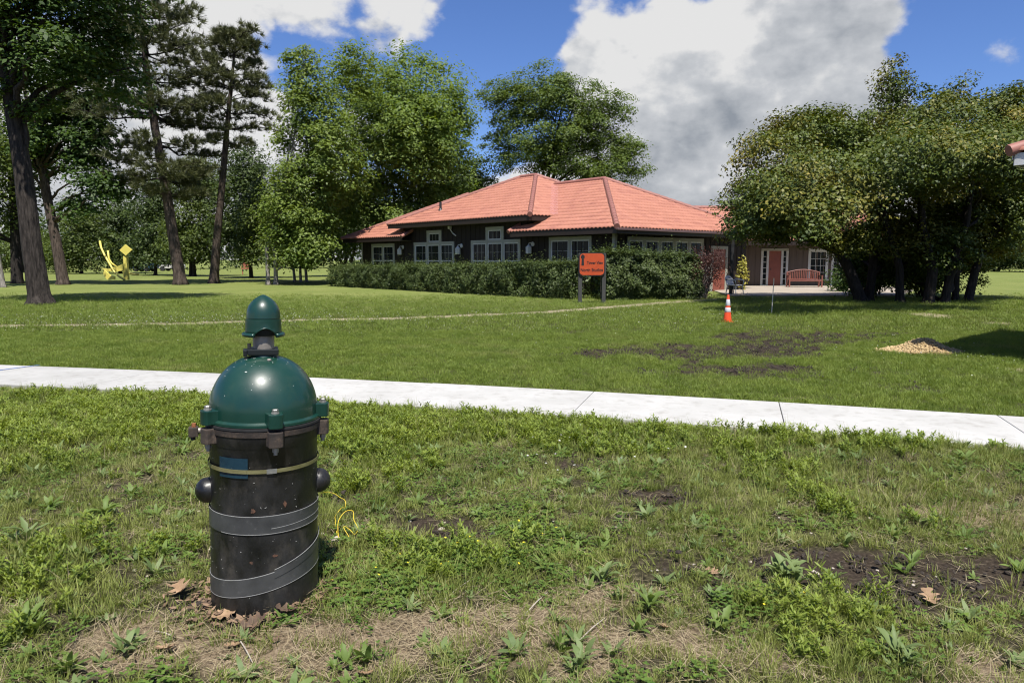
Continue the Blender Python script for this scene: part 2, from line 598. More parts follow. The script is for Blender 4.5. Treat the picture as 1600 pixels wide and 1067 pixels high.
LUSH = [(120, 650, 260, 45, 1.0), (0, 700, 150, 50, .6), (650, 660, 180, 28, .9), (900, 680, 160, 22, .7), (1250, 690, 260, 22, .6), (700, 880, 150, 40, .6), (1180, 930, 120, 50, .8), (50, 900, 120, 80, .5),
        (560, 720, 80, 50, .6), (1320, 770, 150, 40, .5), (420, 640, 120, 30, .6)]
CLOVER = [(680, 880, 150, 40, 1.0), (580, 900, 90, 50, .9), (800, 850, 60, 30, .6), (1190, 940, 90, 40, .7)]
PALE = [(1457, 493, 26, 4, 1.0), (1590, 578, 30, 4, 1.0), (1560, 505, 40, 3, .7), (1240, 622, 60, 4, .45)]
PATH = [(-300, 517), (0, 510), (250, 506), (400, 502), (600, 497.5), (760, 492), (870, 487), (960, 480), (1040, 473), (1120, 468)]
_pp = [G(*p) for p in PATH]


def path_dist(x, y):
    d = np.full(np.shape(x), 1e9)
    for a, b in zip(_pp[:-1], _pp[1:]):
        ab = b - a
        t = np.clip(((x - a.x) * ab.x + (y - a.y) * ab.y) / (ab.x ** 2 + ab.y ** 2), 0, 1)
        d = np.minimum(d, np.hypot(x - a.x - t * ab.x, y - a.y - t * ab.y))
    return d


def fields(x, y):
    dirt = blobs(x, y, DIRT, 1)
    near = sstep(0.2, -1.2, sw_dist(x, y) + SW_W)
    n = fbm(x, y, 2.2, 4, 3)
    dirt = sstep(0.32, 0.80, dirt + (n - 0.5) * 1.5 + near * 0.08)
    dirt = dirt * (near + (1 - near) * .88)
    straw = sstep(0.38, 0.95, (blobs(x, y, STRAW, 2) + (fbm(x, y, 3.1, 4, 8) - 0.5) * 1.1 + near * 0.18))
    lush = np.clip(blobs(x, y, LUSH, 4, 0.5), 0, 1)
    pale = np.clip(blobs(x, y, PALE, 6, 0.15), 0, 1)
    path = sstep(0.46, 0.20, path_dist(x, y) + (fbm(x, y, 3, 3, 12) - 0.5) * 0.3)
    return dirt, straw, lush, pale, path, near


WELL = Vector((-1.18, 3.21, 0))


def gz(x, y):
    sd = sw_dist(x, y)
    away = np.clip(np.minimum(np.abs(sd), np.abs(sd + SW_W)) / 0.5, 0, 1)
    away = np.where((sd < 0) & (sd > -SW_W), 0, away)
    fade = sstep(40, 15, y)
    nd = -(sd + SW_W)                       # a low bank of turf rises beside the pavement on the right
    berm = .065 * sstep(.03, .25, nd) * sstep(1.7, .6, nd) * sstep(.5, 4.0, np.asarray(x))
    return berm + away * fade * (0.05 * (fbm(x, y, 0.7, 3, 2) - 0.5) + 0.03 * (fbm(x, y, 3.5, 3, 6) - 0.5)) - 0.012 * (1 - away)


def build_ground():
    xs = np.concatenate([-np.geomspace(700, 11, 40), np.arange(-10.9, 14, 0.09), np.geomspace(14.2, 700, 40)])
    ys = np.concatenate([-np.geomspace(300, 2, 10), np.arange(-1, 2, .5), np.arange(2, 13, 0.08), np.arange(13, 32, 0.22), np.arange(32, 80, 1.2), np.geomspace(80, 1500, 25)])
    X, Y = np.meshgrid(xs, ys)
    x, y = X.ravel(), Y.ravel()
    z = gz(x, y)
    nx, ny = len(xs), len(ys)
    i = np.arange(nx * ny).reshape(ny, nx)
    Q = np.stack([i[:-1, :-1], i[:-1, 1:], i[1:, 1:], i[1:, :-1]], -1).reshape(-1, 4)
    me = quads('ground', np.stack([x, y, z], 1), Q)
    dirt, straw, lush, pale, path, near = fields(x, y)
    tufted = sstep(34, 17, y)
    for nm, arr in (('tufted', tufted), ('dirt', dirt), ('straw', straw), ('pale', pale), ('path', path), ('near', near)):
        at_ = me.attributes.new(nm, 'FLOAT', 'POINT')
        at_.data.foreach_set('value', arr.astype(np.float32))
    m = bpy.data.materials.new('ground_mat')
    m.use_nodes = True
    nt = m.node_tree
    L = nt.links.new
    b = nt.nodes['Principled BSDF']
    b.inputs['Roughness'].default_value = 0.95
    b.inputs['Specular IOR Level'].default_value = 0.1
    tc = node(nt, 'ShaderNodeTexCoord')

    def noise(sc, det=6.0, vec=None, rough=.6):
        n = node(nt, 'ShaderNodeTexNoise', i_Scale=sc, i_Detail=det, i_Roughness=rough)
        L(vec or tc.outputs['Object'], n.inputs['Vector'])
        return n.outputs['Fac']

    def ramp(f, stops):
        r = node(nt, 'ShaderNodeValToRGB')
        L(f, r.inputs[0])
        e = r.color_ramp.elements
        e[0].position, e[0].color = stops[0][0], (*stops[0][1], 1)
        e[1].position, e[1].color = stops[-1][0], (*stops[-1][1], 1)
        for p, c in stops[1:-1]:
            e.new(p).color = (*c, 1)
        return r.outputs[0]

    def mix(f, a, c, sharp=None, nz=None):
        mx = node(nt, 'ShaderNodeMix', data_type='RGBA', clamp_factor=True)
        L(f, mx.inputs[0])
        L(a, mx.inputs[6])
        L(c, mx.inputs[7])
        return mx.outputs[2]

    def attr(nm, nz=None, amt=0.5, lo=.4, hi=.6):
        a = node(nt, 'ShaderNodeAttribute', attribute_name=nm)
        f = a.outputs['Fac']
        if nz is not None:
            ad = node(nt, 'ShaderNodeMath', operation='MULTIPLY_ADD')
            L(nz, ad.inputs[0])
            ad.inputs[1].default_value = amt
            L(f, ad.inputs[2])
            mr = node(nt, 'ShaderNodeMapRange')
            L(ad.outputs[0], mr.inputs[0])
            mr.inputs[1].default_value = lo + amt / 2
            mr.inputs[2].default_value = hi + amt / 2
            f = mr.outputs[0]
        return f
    # mown lawn: broad tonal drift, mowing streaks and fine blade speckle
    fine = noise(26, 5, rough=.75)
    broad = noise(0.35, 5)
    mp = node(nt, 'ShaderNodeMapping')
    mp.inputs['Scale'].default_value = (0.25, 2.2, 1)
    mp.inputs['Rotation'].default_value = (0, 0, 0.12)
    L(tc.outputs['Object'], mp.inputs[0])
    streak = noise(1.0, 5, mp.outputs[0])
    lawn = mix(streak, ramp(broad, [(0.3, (0.110, 0.150, 0.030)), (0.7, (0.160, 0.190, 0.048))]), ramp(broad, [(0.3, (0.150, 0.180, 0.050)), (0.7, (0.22, 0.232, 0.082))]))
    sp = ramp(fine, [(0.3, (0.35, 0.35, 0.35)), (0.5, (0.95, 0.95, 0.95)), (0.72, (1.5, 1.5, 1.4))])
    ml = node(nt, 'ShaderNodeMix', data_type='RGBA', blend_type='MULTIPLY')
    ml.inputs[0].default_value = 0.8
    L(lawn, ml.inputs[6])
    L(sp, ml.inputs[7])
    lawn = ml.outputs[2]
    # thatch between the blades, with the shade of the gaps put into its colour
    under = ramp(noise(38, 6, rough=.7), [(0.33, (0.022, 0.026, 0.008)), (0.5, (0.050, 0.058, 0.018)), (0.68, (0.10, 0.105, 0.04))])
    lawn = mix(attr('tufted'), lawn, under)
    # rough ground in front of the pavement: dull thatch and soil
    thatch = ramp(noise(34, 7, rough=.7), [(0.37, (0.016, 0.0138, 0.008)), (0.53, (0.052, 0.047, 0.025)), (0.71, (0.16, 0.138, 0.080))])
    col = mix(attr('near'), lawn, thatch)
    strawc = ramp(noise(48, 7, rough=.75), [(0.32, (0.050, 0.037, 0.024)), (0.5, (0.165, 0.125, 0.080)), (0.7, (0.32, 0.255, 0.175))])
    col = mix(attr('straw', noise(9, 5), .7, .35, .75), col, strawc)
    soil = ramp(noise(40, 7, rough=.7), [(0.3, (0.016, 0.012, 0.0085)), (0.55, (0.046, 0.035, 0.025)), (0.75, (0.12, 0.094, 0.070))])
    col = mix(attr('dirt', noise(12, 6), .9, .25, .85), col, soil)
    pathc = ramp(noise(20, 5), [(0.3, (0.21, 0.175, 0.11)), (0.7, (0.33, 0.285, 0.19))])
    col = mix(attr('path', noise(8, 5), .6, .35, .6), col, pathc)
    col = mix(attr('pale', noise(10, 5), .6, .4, .65), col, pathc)
    L(col, b.inputs['Base Color'])
    bp = node(nt, 'ShaderNodeBump', i_Strength=0.6, i_Distance=0.03)
    L(noise(30, 7, rough=.7), bp.inputs['Height'])
    L(bp.outputs[0], b.inputs['Normal'])
    o = link('ground', me, m, None, True)
    tag(o, kind='structure')
    return o


build_ground()


def build_sidewalk():
    root = empty('sidewalk')
    tag(root, kind='structure')
    # arc positions of the joints along the far edge
    p = np.stack([SW_X, sw_far(SW_X)], 1)
    seg = np.hypot(*(p[1:] - p[:-1]).T)
    acc = np.concatenate([[0], np.cumsum(seg)])
    i0 = np.interp(0.97, SW_X, acc)
    step = 2.06
    s0 = i0 - step * 16
    bed = MB()
    rng = random.Random(4)
    for k in range(22):
        a, b = s0 + k * step, s0 + (k + 1) * step
        if b > acc[-1] or a < 0:
            continue
        gap = 0.0035
        pts_f, pts_n = [], []
        for s_ in np.linspace(a + gap, b - gap, 5):
            x = np.interp(s_, acc, SW_X)
            y = sw_far(x)
            dx = 0.01
            t = Vector((dx, sw_far(x + dx) - y)).normalized()
            nrm = Vector((t.y, -t.x))
            if nrm.y > 0: nrm = -nrm
            pts_f.append((x, y))
            pts_n.append((x + nrm.x * SW_W, y + nrm.y * SW_W))
        poly = pts_n + pts_f[::-1]
        dz = rng.uniform(-.003, .003)
        mb = MB().prism(poly, 0.11, Matrix.Translation((0, 0, -0.07 + dz)))
        mb.build('panel', M['concrete'], root, bevel=0.008)
    # dark bed under the slabs
    V = []
    for x in SW_X:
        y = sw_far(x)
        V += [(x, y - 0.02, 0.005), (x - 0.28 * SW_W * .9, y - SW_W + .06, 0.005)]
    n = len(SW_X)
    Q = [(2 * i, 2 * i + 1, 2 * i + 3, 2 * i + 2) for i in range(n - 1)]
    link('slab_bed', quads('slab_bed', V, Q), M['gravel_bed'], root)
    # blue utility marking sprayed on the slab
    mb = MB()
    a, b = G(-40, 583, .045), G(62, 570, .045)
    d = (b - a).normalized()
    nrm = Vector((-d.y, d.x, 0)) * 0.022
    mb.add([a - nrm, b - nrm * .7, b + nrm * .7, a + nrm], [(0, 1, 2, 3)])
    mb.build('painted_line', M['blue_line'], root)


build_sidewalk()

# ------------------------------------------------------------------ the studio house
HU = Vector((-0.658, 0.752)).normalized()
H_RZ = math.atan2(-HU.y, -HU.x)                       # local x runs along the long front, y goes into the house
H_O = Vector((4.37, 30.08, 0.0))
PIT = 0.475
WALL = 0.2


def tile_face(p0, e, n, z0, tmax, sl, sr, pitch=PIT, wave=0.23, row=0.37, amp=0.055, lift=0.034, sub=6):
    """one slope of pressed tile: corrugated rows that overlap like steps; sl/sr give the span at distance t from the eave"""
    p0, e, n = Vector(p0), Vector(e), Vector(n)
    V, Q = [], []
    nr = max(1, int(round(tmax / row)))
    for k in range(nr):
        ta, tb = tmax * k / nr, tmax * (k + 1) / nr
        lo, hi = min(sl(ta), sl(tb)), max(sr(ta), sr(tb))
        if hi - lo < 0.02:
            continue
        i0, i1 = math.floor(lo / wave * sub), math.ceil(hi / wave * sub)
        base = len(V)
        cnt = 0
        for i in range(i0, i1 + 1):
            s = i * wave / sub
            h = amp * (1 - abs(math.sin(math.pi * s / wave)) ** 1.0) * -1 + amp
            for j, (t, up) in enumerate(((ta, lift - .045), (ta, lift), (tb, 0.0))):
                ss = min(max(s, sl(t)), sr(t)) if sr(t) > sl(t) else (sl(t) + sr(t)) / 2
                p = p0 + e * ss + n * t
                V.append((p.x, p.y, z0 + pitch * t + h + up))
            cnt += 1
        for i in range(cnt - 1):
            a = base + i * 3
            Q.append((a, a + 3, a + 4, a + 1))
            Q.append((a + 1, a + 4, a + 5, a + 2))
    return V, Q


def join_faces(name, faces, material, parent):
    V, Q = [], []
    for v, q in faces:
        b = len(V)
        V += v
        Q += [tuple(i + b for i in f) for f in q]
    return link(name, quads(name, V, Q), material, parent)


def cap_line(parent, a, b, r=0.12, name='ridge_cap', material=None):
    """half-round cap pieces overlapping along a hip or ridge"""
    a, b = Vector(a), Vector(b)
    n = max(1, int((b - a).length / 0.42))
    mb = MB()
    for i in range(n):
        p, q = a.lerp(b, i / n), a.lerp(b, (i + 1) / n)
        d = (q - p) * 0.06
        mb.tube([p - d, q + d], [r * 1.07, r * 0.93], seg=8)
    return mb.build(name, material or M['cap'], parent, smooth=True, angle=rad(50))


def plane_box(mb, face, a0, a1, z0, z1, o0, o1, wall=WALL):
    """box on a wall: a along the wall, z up, o outwards"""
    if face == 'front':
        mb.box((a0, wall - o1, z0), (a1, wall - o0, z1))
    else:                                   # the end wall that faces +x
        mb.box((-wall + o0, a0, z0), (-wall + o1, a1, z1))
    return mb


def window(parent, face, a0, a1, z0, z1, n, transom=None, rail=None, sill_trim=0.14, head=0.16, grid=(3, 2), wall=WALL, lab=None, mull=0.15, bottom=True):
    tr = MB()
    B = lambda mb, *k: plane_box(mb, face, *k, wall=wall)
    B(tr, a0, a1, z1 - head, z1, -.01, .05)
    B(tr, a0, a0 + sill_trim, z0, z1 - head, -.01, .046)
    B(tr, a1 - sill_trim, a1, z0, z1 - head, -.01, .046)
    if bottom:
        B(tr, a0 + sill_trim, a1 - sill_trim, z0, z0 + .12, -.01, .046)
    w = (a1 - a0 - 2 * sill_trim - (n - 1) * mull) / n
    opens = []
    for i in range(n):
        s = a0 + sill_trim + i * (w + mull)
        if i:
            B(tr, s - mull, s, z0 + (.12 if bottom else 0), z1 - head, -.01, .044)
        opens.append((s, s + w, z0 + (.12 if bottom else 0), z1 - head, rail, grid))
    if transom:
        t0, t1, tz0, tz1 = transom
        B(tr, t0, t1, tz1 - .16, tz1, -.01, .05)
        B(tr, t0, t0 + .2, tz0 + .003, tz1 - .16, -.01, .046)
        B(tr, t1 - .2, t1, tz0 + .003, tz1 - .16, -.01, .046)
        opens.append((t0 + .2, t1 - .2, tz0 + .003, tz1 - .16, None, (3, 1)))
    root = tr.build('window', M['trim'], parent)
    if lab: root['label'] = lab
    for (s0, s1, q0, q1, rl, gr) in opens:
        f = MB()
        fw = .055
        B(f, s0, s1, q1 - fw, q1, -.02, .03)
        B(f, s0, s1, q0, q0 + fw, -.02, .03)
        B(f, s0, s0 + fw, q0 + fw, q1 - fw, -.02, .03)
        B(f, s1 - fw, s1, q0 + fw, q1 - fw, -.02, .03)
        if rl:
            B(f, s0 + fw, s1 - fw, rl - .035, rl + .035, -.02, .033)
        f.build('sash', M['sash'], root)
        g = MB()
        B(g, s0 + fw * .5, s1 - fw * .5, q0 + fw * .5, q1 - fw * .5, -.012, .004)
        g.build('pane', M['glass'], root)
        mu = MB()
        spans = [(q0 + fw, q1 - fw)] if not rl else [(rl + .035, q1 - fw), (q0 + fw, rl - .035)]
        for (b0, b1) in spans:
            for k in range(1, gr[0]):
                x = s0 + fw + (s1 - s0 - 2 * fw) * k / gr[0]
                B(mu, x - .009, x + .009, b0, b1, .004, .012)
            for k in range(1, gr[1]):
                z = b0 + (b1 - b0) * k / gr[1]
                B(mu, s0 + fw, s1 - fw, z - .009, z + .009, .005, .0135)
        tag(mu.build('glazing_bar', M['trim'], root), kind='stuff')
    return root


def wall_lamp(parent, face, a, z, wall=WALL):
    def p(aa, zz, oo):
        return Vector((aa, wall - oo, zz)) if face == 'front' else Vector((-wall + oo, aa, zz))
    mb = MB()
    mb.tube([p(a, z + .30, 0), p(a, z + .30, .05)], .11, 12)                       # round back plate
    mb.tube([p(a, z + .30, .04), p(a - .02, z + .36, .14), p(a - .06, z + .34, .2), p(a - .08, z + .26, .21)], .022, 8)
    mb.lathe([(0.02, .28), (.06, .24), (.14, .16), (.14, .14)], 8, Matrix.Translation(p(a - .08, z, .21)))
    r = mb.build('wall_lamp', M['white'], parent, smooth=True, angle=rad(40))
    g = MB()
    g.lathe([(.09, -.16), (.125, -.13), (.13, .14)], 6, Matrix.Translation(p(a - .08, z, .21)))
    g.build('lantern_glass', M['lamp_glass'], r)
    c = MB()
    for k in range(6):
        an = math.pi / 3 * k
        q = p(a - .08, z, .21)
        c.tube([q + Vector((math.cos(an) * .128, math.sin(an) * .128, -.15)), q + Vector((math.cos(an) * .133, math.sin(an) * .133, .14))], .012, 5)
    c.build('lantern_cage', M['white'], r)
    return r


def build_house():
    r = empty('studio_house', H_O, H_RZ)
    tag(r, 'low dark brown house with red tiled hip roofs behind the long hedge', 'house')
    # walls
    w = MB()
    w.box((-21.8, WALL, -.1), (-WALL, 10.7, 2.98))
    o = w.build('wall', M['brown'], r)
    w = MB()
    w.box((-16.6, WALL + .003, 2.98), (-5.54, 10.6, 3.72))
    w.build('clerestory_wall', M['brown'], r)
    mb = MB()
    x = -21.6
    while x < -.3:
        top = 3.6 if -16.6 < x < -5.6 else 2.95
        mb.box((x - .02, WALL - .018, 0), (x + .02, WALL + .001, top))
        x += .406
    y = .5
    while y < 10.6:
        mb.box((-WALL - .001, y - .02, 0), (-WALL + .018, y + .02, 2.95))
        y += .406
    tag(mb.build('siding_batten', M['brown'], r), kind='stuff')
    # corner boards
    for (x0, y0, x1, y1) in ((-WALL - .12, WALL - .03, -WALL + .03, WALL + .12), (-21.86, WALL - .03, -21.72, WALL + .1)):
        MB().box((x0, y0, 0), (x1, y1, 2.9)).build('corner_board', M['trim'], r)
    # roofs
    A0, A1, E = -17.4, -4.74, -.55
    up = [tile_face((A0, E), (1, 0), (0, 1), 3.64, 5.7, lambda t: t, lambda t: 12.66 - t),
          tile_face((A1, E), (0, 1), (-1, 0), 3.64, 5.7, lambda t: t, lambda t: 11.4 - t),
          tile_face((A0, E + 11.4), (0, -1), (1, 0), 3.64, 5.7, lambda t: t, lambda t: 11.4 - t, sub=2),
          tile_face((A1, E + 11.4), (-1, 0), (0, -1), 3.64, 5.7, lambda t: t, lambda t: 12.66 - t, sub=2)]
    ro = join_faces('upper_roof', up, M['roof'], r)
    zp = 3.64 + PIT * 5.7 + .05
    k0, k1 = Vector((A0 + 5.7, E + 5.7, zp)), Vector((A1 - 5.7, E + 5.7, zp))
    cap_line(ro, (A1, E, 3.69), k1)
    cap_line(ro, (A0, E, 3.69), k0)
    cap_line(ro, k0, k1)
    cap_line(ro, (A1, E + 11.4, 3.69), k1)
    # wing on the near corner
    X0, ret = -6.25, -6.25

    def wl(t):
        x = ret if t < .75 else (-5.3 if t < 1.56 else -4.74 - (t - 1.56) - .15)
        return x - X0
    wing = [tile_face((X0, E), (1, 0), (0, 1), 2.9, 6.0, wl, lambda t: 6.8 - t),
            tile_face((.55, E), (0, 1), (-1, 0), 2.9, 6.0, lambda t: t, lambda t: 12 - t),
            tile_face((.55, E + 12), (-1, 0), (0, -1), 2.9, 6.0, lambda t: t, lambda t: 5.29 + max(0, t - 1.56), sub=2)]
    rw = join_faces('wing_roof', wing, M['roof'], r)
    zq = 2.9 + PIT * 6 + .05
    cap_line(rw, (.55, E, 2.95), (-5.45, E + 6, zq))
    cap_line(rw, (-5.45, E + 6, zq), (-4.74 - 4.44, E + 6, zq))
    cap_line(rw, (.55, E + 12, 2.95), (-5.45, E + 6, zq))
    cap_line(rw, (ret, E, 2.93), (ret, E + .74, 2.93 + .35), r=.1)
    a, b = Vector((-4.74, E + 1.56, 3.64 + .075)), Vector((-4.74 - 4.44, E + 6, zq + .02))
    d = (b - a).normalized()
    sd = Vector((d.y, -d.x, 0)).normalized()
    mb = MB()
    mb.add([a - sd * .2 + Vector((0, 0, .05)), a + sd * .2 + Vector((0, 0, .05)), b + sd * .2 + Vector((0, 0, .05)), b - sd * .2 + Vector((0, 0, .05)), a, b],
           [(0, 4, 5, 3), (4, 1, 2, 5)])
    mb.build('valley_flashing', M['flash'], rw)
    # far wing
    LX0, LX1 = -23.16, -15.79

    def lr(t):
        x = LX1 if t < .75 else (-16.8 if t < 1.56 else -17.4 + (t - 1.56) + .15)
        return x - LX0
    lw = [tile_face((LX0, E), (1, 0), (0, 1), 2.9, 6.0, lambda t: t, lr),
          tile_face((LX0, E + 12), (0, -1), (1, 0), 2.9, 6.0, lambda t: t, lambda t: 12 - t, sub=2)]
    rl = join_faces('wing_roof', lw, M['roof'], r)
    cap_line(rl, (LX0, E, 2.95), (LX0 + 6, E + 6, zq))
    cap_line(rl, (LX1, E, 2.93), (LX1, E + .74, 3.28), r=.1)
    # eaves: fascia boards, gutters and soffits
    f = MB()
    for (x0, x1, z) in ((A0 + .04, A1 - .04, 3.64), (X0 + .05, .50, 2.9), (LX0 + .05, LX1 - .03, 2.9)):
        f.box((x0, E + .03, z - .24), (x1, E + .07, z - .005))
    f.box((A1 - .075, E + .075, 3.40), (A1 - .035, E + 11.3, 3.635))
    f.box((.465, E + .075, 2.66), (.505, E + 11.9, 2.895))
    f.build('fascia', M['fascia'], r)
    g = MB()
    g.box((.51, E - .02, 2.79), (.62, E + 11.95, 2.89))
    g.build('gutter', M['gutter'], r, bevel=.02)
    s = MB()
    s.box((A0 + .06, E + .075, 3.42), (A1 - .08, WALL - .02, 3.45))
    s.box((-5.535, WALL, 3.42), (A1 - .08, 10.6, 3.45))
    s.box((X0 + .06, E + .075, 2.68), (.46, WALL - .035, 2.71))
    s.box((-WALL + .035, WALL - .035, 2.68), (.46, 11.2, 2.71))
    s.box((LX0 + .06, E + .075, 2.68), (LX1 - .04, WALL - .035, 2.71))
    s.build('soffit', M['soffit'], r)
    # windows of the long front
    window(r, 'front', -20.54, -17.8, .75, 2.56, 2, rail=1.50)
    window(r, 'front', -15.63, -11.66, .70, 2.57, 3, transom=(-14.28, -12.84, 2.57, 3.22), rail=1.50)
    window(r, 'front', -10.15, -6.21, .70, 2.58, 3, transom=(-8.9, -7.47, 2.58, 3.24), rail=1.50)
    window(r, 'front', -4.19, -1.5, .75, 2.62, 2, rail=1.50)
    # band of small windows on the end wall
    window(r, 'end', 1.0, 6.75, 1.66, 2.58, 5, grid=(2, 1), mull=.2, lab='band of five small windows on the end wall')
    for x in (-16.83, -11.0, -5.33):
        wall_lamp(r, 'front', x, 2.02)
    # floodlight, meter box, roof vent
    mb = MB()
    mb.box((-11.98, WALL - .22, 3.24), (-11.82, WALL - .05, 3.40))
    mb.tube([(-11.9, WALL - .12, 3.26), (-11.75, WALL - .06, 3.02), (-11.5, WALL, 2.86)], .035, 8)
    mb.build('floodlight', M['white'], r, bevel=.02)
    mb = MB()
    mb.box((-11.58, WALL - .16, 1.10), (-11.38, WALL, 1.40))
    mb.tube([(-11.48, WALL - .1, .2), (-11.48, WALL - .1, 1.1)], .03, 8)
    mb.build('meter_box', M['lamp_glass'], r, bevel=.02)
    mb = MB()
    vx, vy = -15.05 + 1.0, E + 1.55
    vz = 3.64 + PIT * 1.55
    mb.tube([(vx, vy, vz), (vx, vy, vz + .50)], .07, 12)
    mb.lathe([(.16, -.02), (.10, .07), (.075, .12)], 14, Matrix.Translation((vx, vy, vz + .02)))
    mb.build('roof_vent', M['black'], r, smooth=True, angle=rad(40))
    # red door with cream jambs on the end wall
    d = MB()
    d.box((-WALL - .01, 7.62, .02), (-WALL + .03, 8.72, 2.1))
    dr = d.build('door', M['door'], r)
    j = MB()
    j.box((-WALL - .01, 7.42, 0), (-WALL + .05, 7.62, 2.25))
    j.box((-WALL - .01, 8.72, 0), (-WALL + .05, 8.92, 2.25))
    j.box((-WALL - .01, 7.62, 2.1), (-WALL + .048, 8.72, 2.25))
    j.build('door_frame', M['trim'], dr)
    k = MB()
    k.tube([(-WALL + .03, 7.72, 1.0), (-WALL + .09, 7.72, 1.0), (-WALL + .09, 7.84, 1.0)], .014, 8)
    k.build('door_handle', M['black'], dr)
    for z in (.55, 1.25):
        p = MB()
        p.box((-WALL + .03, 7.80, z - .25), (-WALL + .042, 8.54, z + .28))
        p.build('door_panel', M['door'], dr, bevel=.01)
    return r


build_house()


def build_annex():
    """wing across the patio, half hidden by the big trees"""
    r = empty('patio_wing', (11.0, 41.6, 0), 0.03)
    tag(r, 'taupe building with red doors behind the patio and bench', 'building')
    W_ = lambda px: (px - 800) / FOC * 42.4 - 11.0
    MB().box((0.3, 0, -.1), (10.6, 6, 2.7)).build('wall', M['annex'], r)
    mb = MB()
    x = .5
    while x < 10.5:
        mb.box((x - .02, -.016, 0), (x + .02, .001, 2.6))
        x += .406
    tag(mb.build('siding_batten', M['annex'], r), kind='stuff')
    roof = [tile_face((-.3, -1.4), (1, 0), (0, 1), 2.62, 4.5, lambda t: 0, lambda t: 11.4)]
    ro = join_faces('roof', roof, M['roof'], r)
    cap_line(ro, (-.3, 3.1, 4.80), (11.1, 3.1, 4.80))
    MB().box((-.3, -1.38, 2.40), (11.1, -1.34, 2.61)).build('fascia', M['fascia'], r)
    MB().box((-.3, -1.335, 2.42), (11.1, 0, 2.44)).build('soffit', M['soffit'], r)

    def box(mb, a0, a1, z0, z1, o0, o1):
        mb.box((a0, -o1, z0), (a1, -o0, z1))

    def door_unit(l, r_, sides):
        a0, a1 = W_(l), W_(r_)
        mb = MB()
        box(mb, a0, a1, 0, 2.08, -.01, .02)
        d = mb.build('door', M['door'], r)
        fr = MB()
        la, ra = a0, a1
        for sd, lo, hi in sides:
            b0, b1 = W_(lo), W_(hi)
            la, ra = min(la, b0), max(ra, b1)
            fm = MB()
            box(fm, b0, b0 + .13, 0, 2.08, -.01, .05)
            box(fm, b1 - .13, b1, 0, 2.08, -.01, .05)
            box(fm, b0 + .13, b1 - .13, 0, .1, -.01, .046)
            fm.build('sidelight_frame', M['sash'], d)
            gl = MB()
            box(gl, b0 + .13, b1 - .13, .1, 2.08, -.01, .01)
            gl.build('sidelight_pane', M['glass'], d)
            bars = MB()
            for k in range(1, 6):
                z = .1 + 1.98 * k / 6
                box(bars, b0 + .13, b1 - .13, z - .016, z + .016, .01, .022)
            tag(bars.build('glazing_bar', M['sash'], d), kind='stuff')
        box(fr, la, ra, 2.08, 2.22, -.01, .052)
        fr.build('door_head', M['trim'], d)
        kn = MB()
        kn.tube([(a0 + .12, -.02, 1.0), (a0 + .12, -.08, 1.0)], .03, 8)
        kn.build('door_handle', M['black'], d)
    door_unit(1192, 1211, (('l', 1180, 1192), ('r', 1211, 1222)))
    door_unit(1304, 1322, (('l', 1289, 1304), ('r', 1322, 1335)))
    # window with white frame
    a0, a1 = W_(1253), W_(1284)
    tr = MB()
    box(tr, a0, a1, 2.02, 2.2, -.01, .05)
    box(tr, a0, a0 + .15, .42, 2.02, -.01, .046)
    box(tr, a1 - .15, a1, .42, 2.02, -.01, .046)
    box(tr, a0 - .05, a1 + .05, .34, .42, -.01, .09)
    w = tr.build('window', M['sash'], r)
    gl = MB()
    box(gl, a0 + .15, a1 - .15, .42, 2.02, -.01, .01)
    gl.build('pane', M['glass'], w)
    bars = MB()
    for k in (1, 2):
        x = a0 + .15 + (a1 - a0 - .3) * k / 3
        box(bars, x - .011, x + .011, .42, 2.02, .01, .018)
    for z in (.82, 1.22, 1.62):
        box(bars, a0 + .15, a1 - .15, z - .011, z + .011, .01, .019)
    tag(bars.build('glazing_bar', M['sash'], w), kind='stuff')


build_annex()

pt = MB().prism([(9.4, 30.6), (16.6, 30.3), (20.5, 36), (22, 41.5), (11.4, 41.4), (10.2, 36)], .10, Matrix.Translation((0, 0, -.05)))
tag(pt.build('patio', M['patio']), kind='structure')


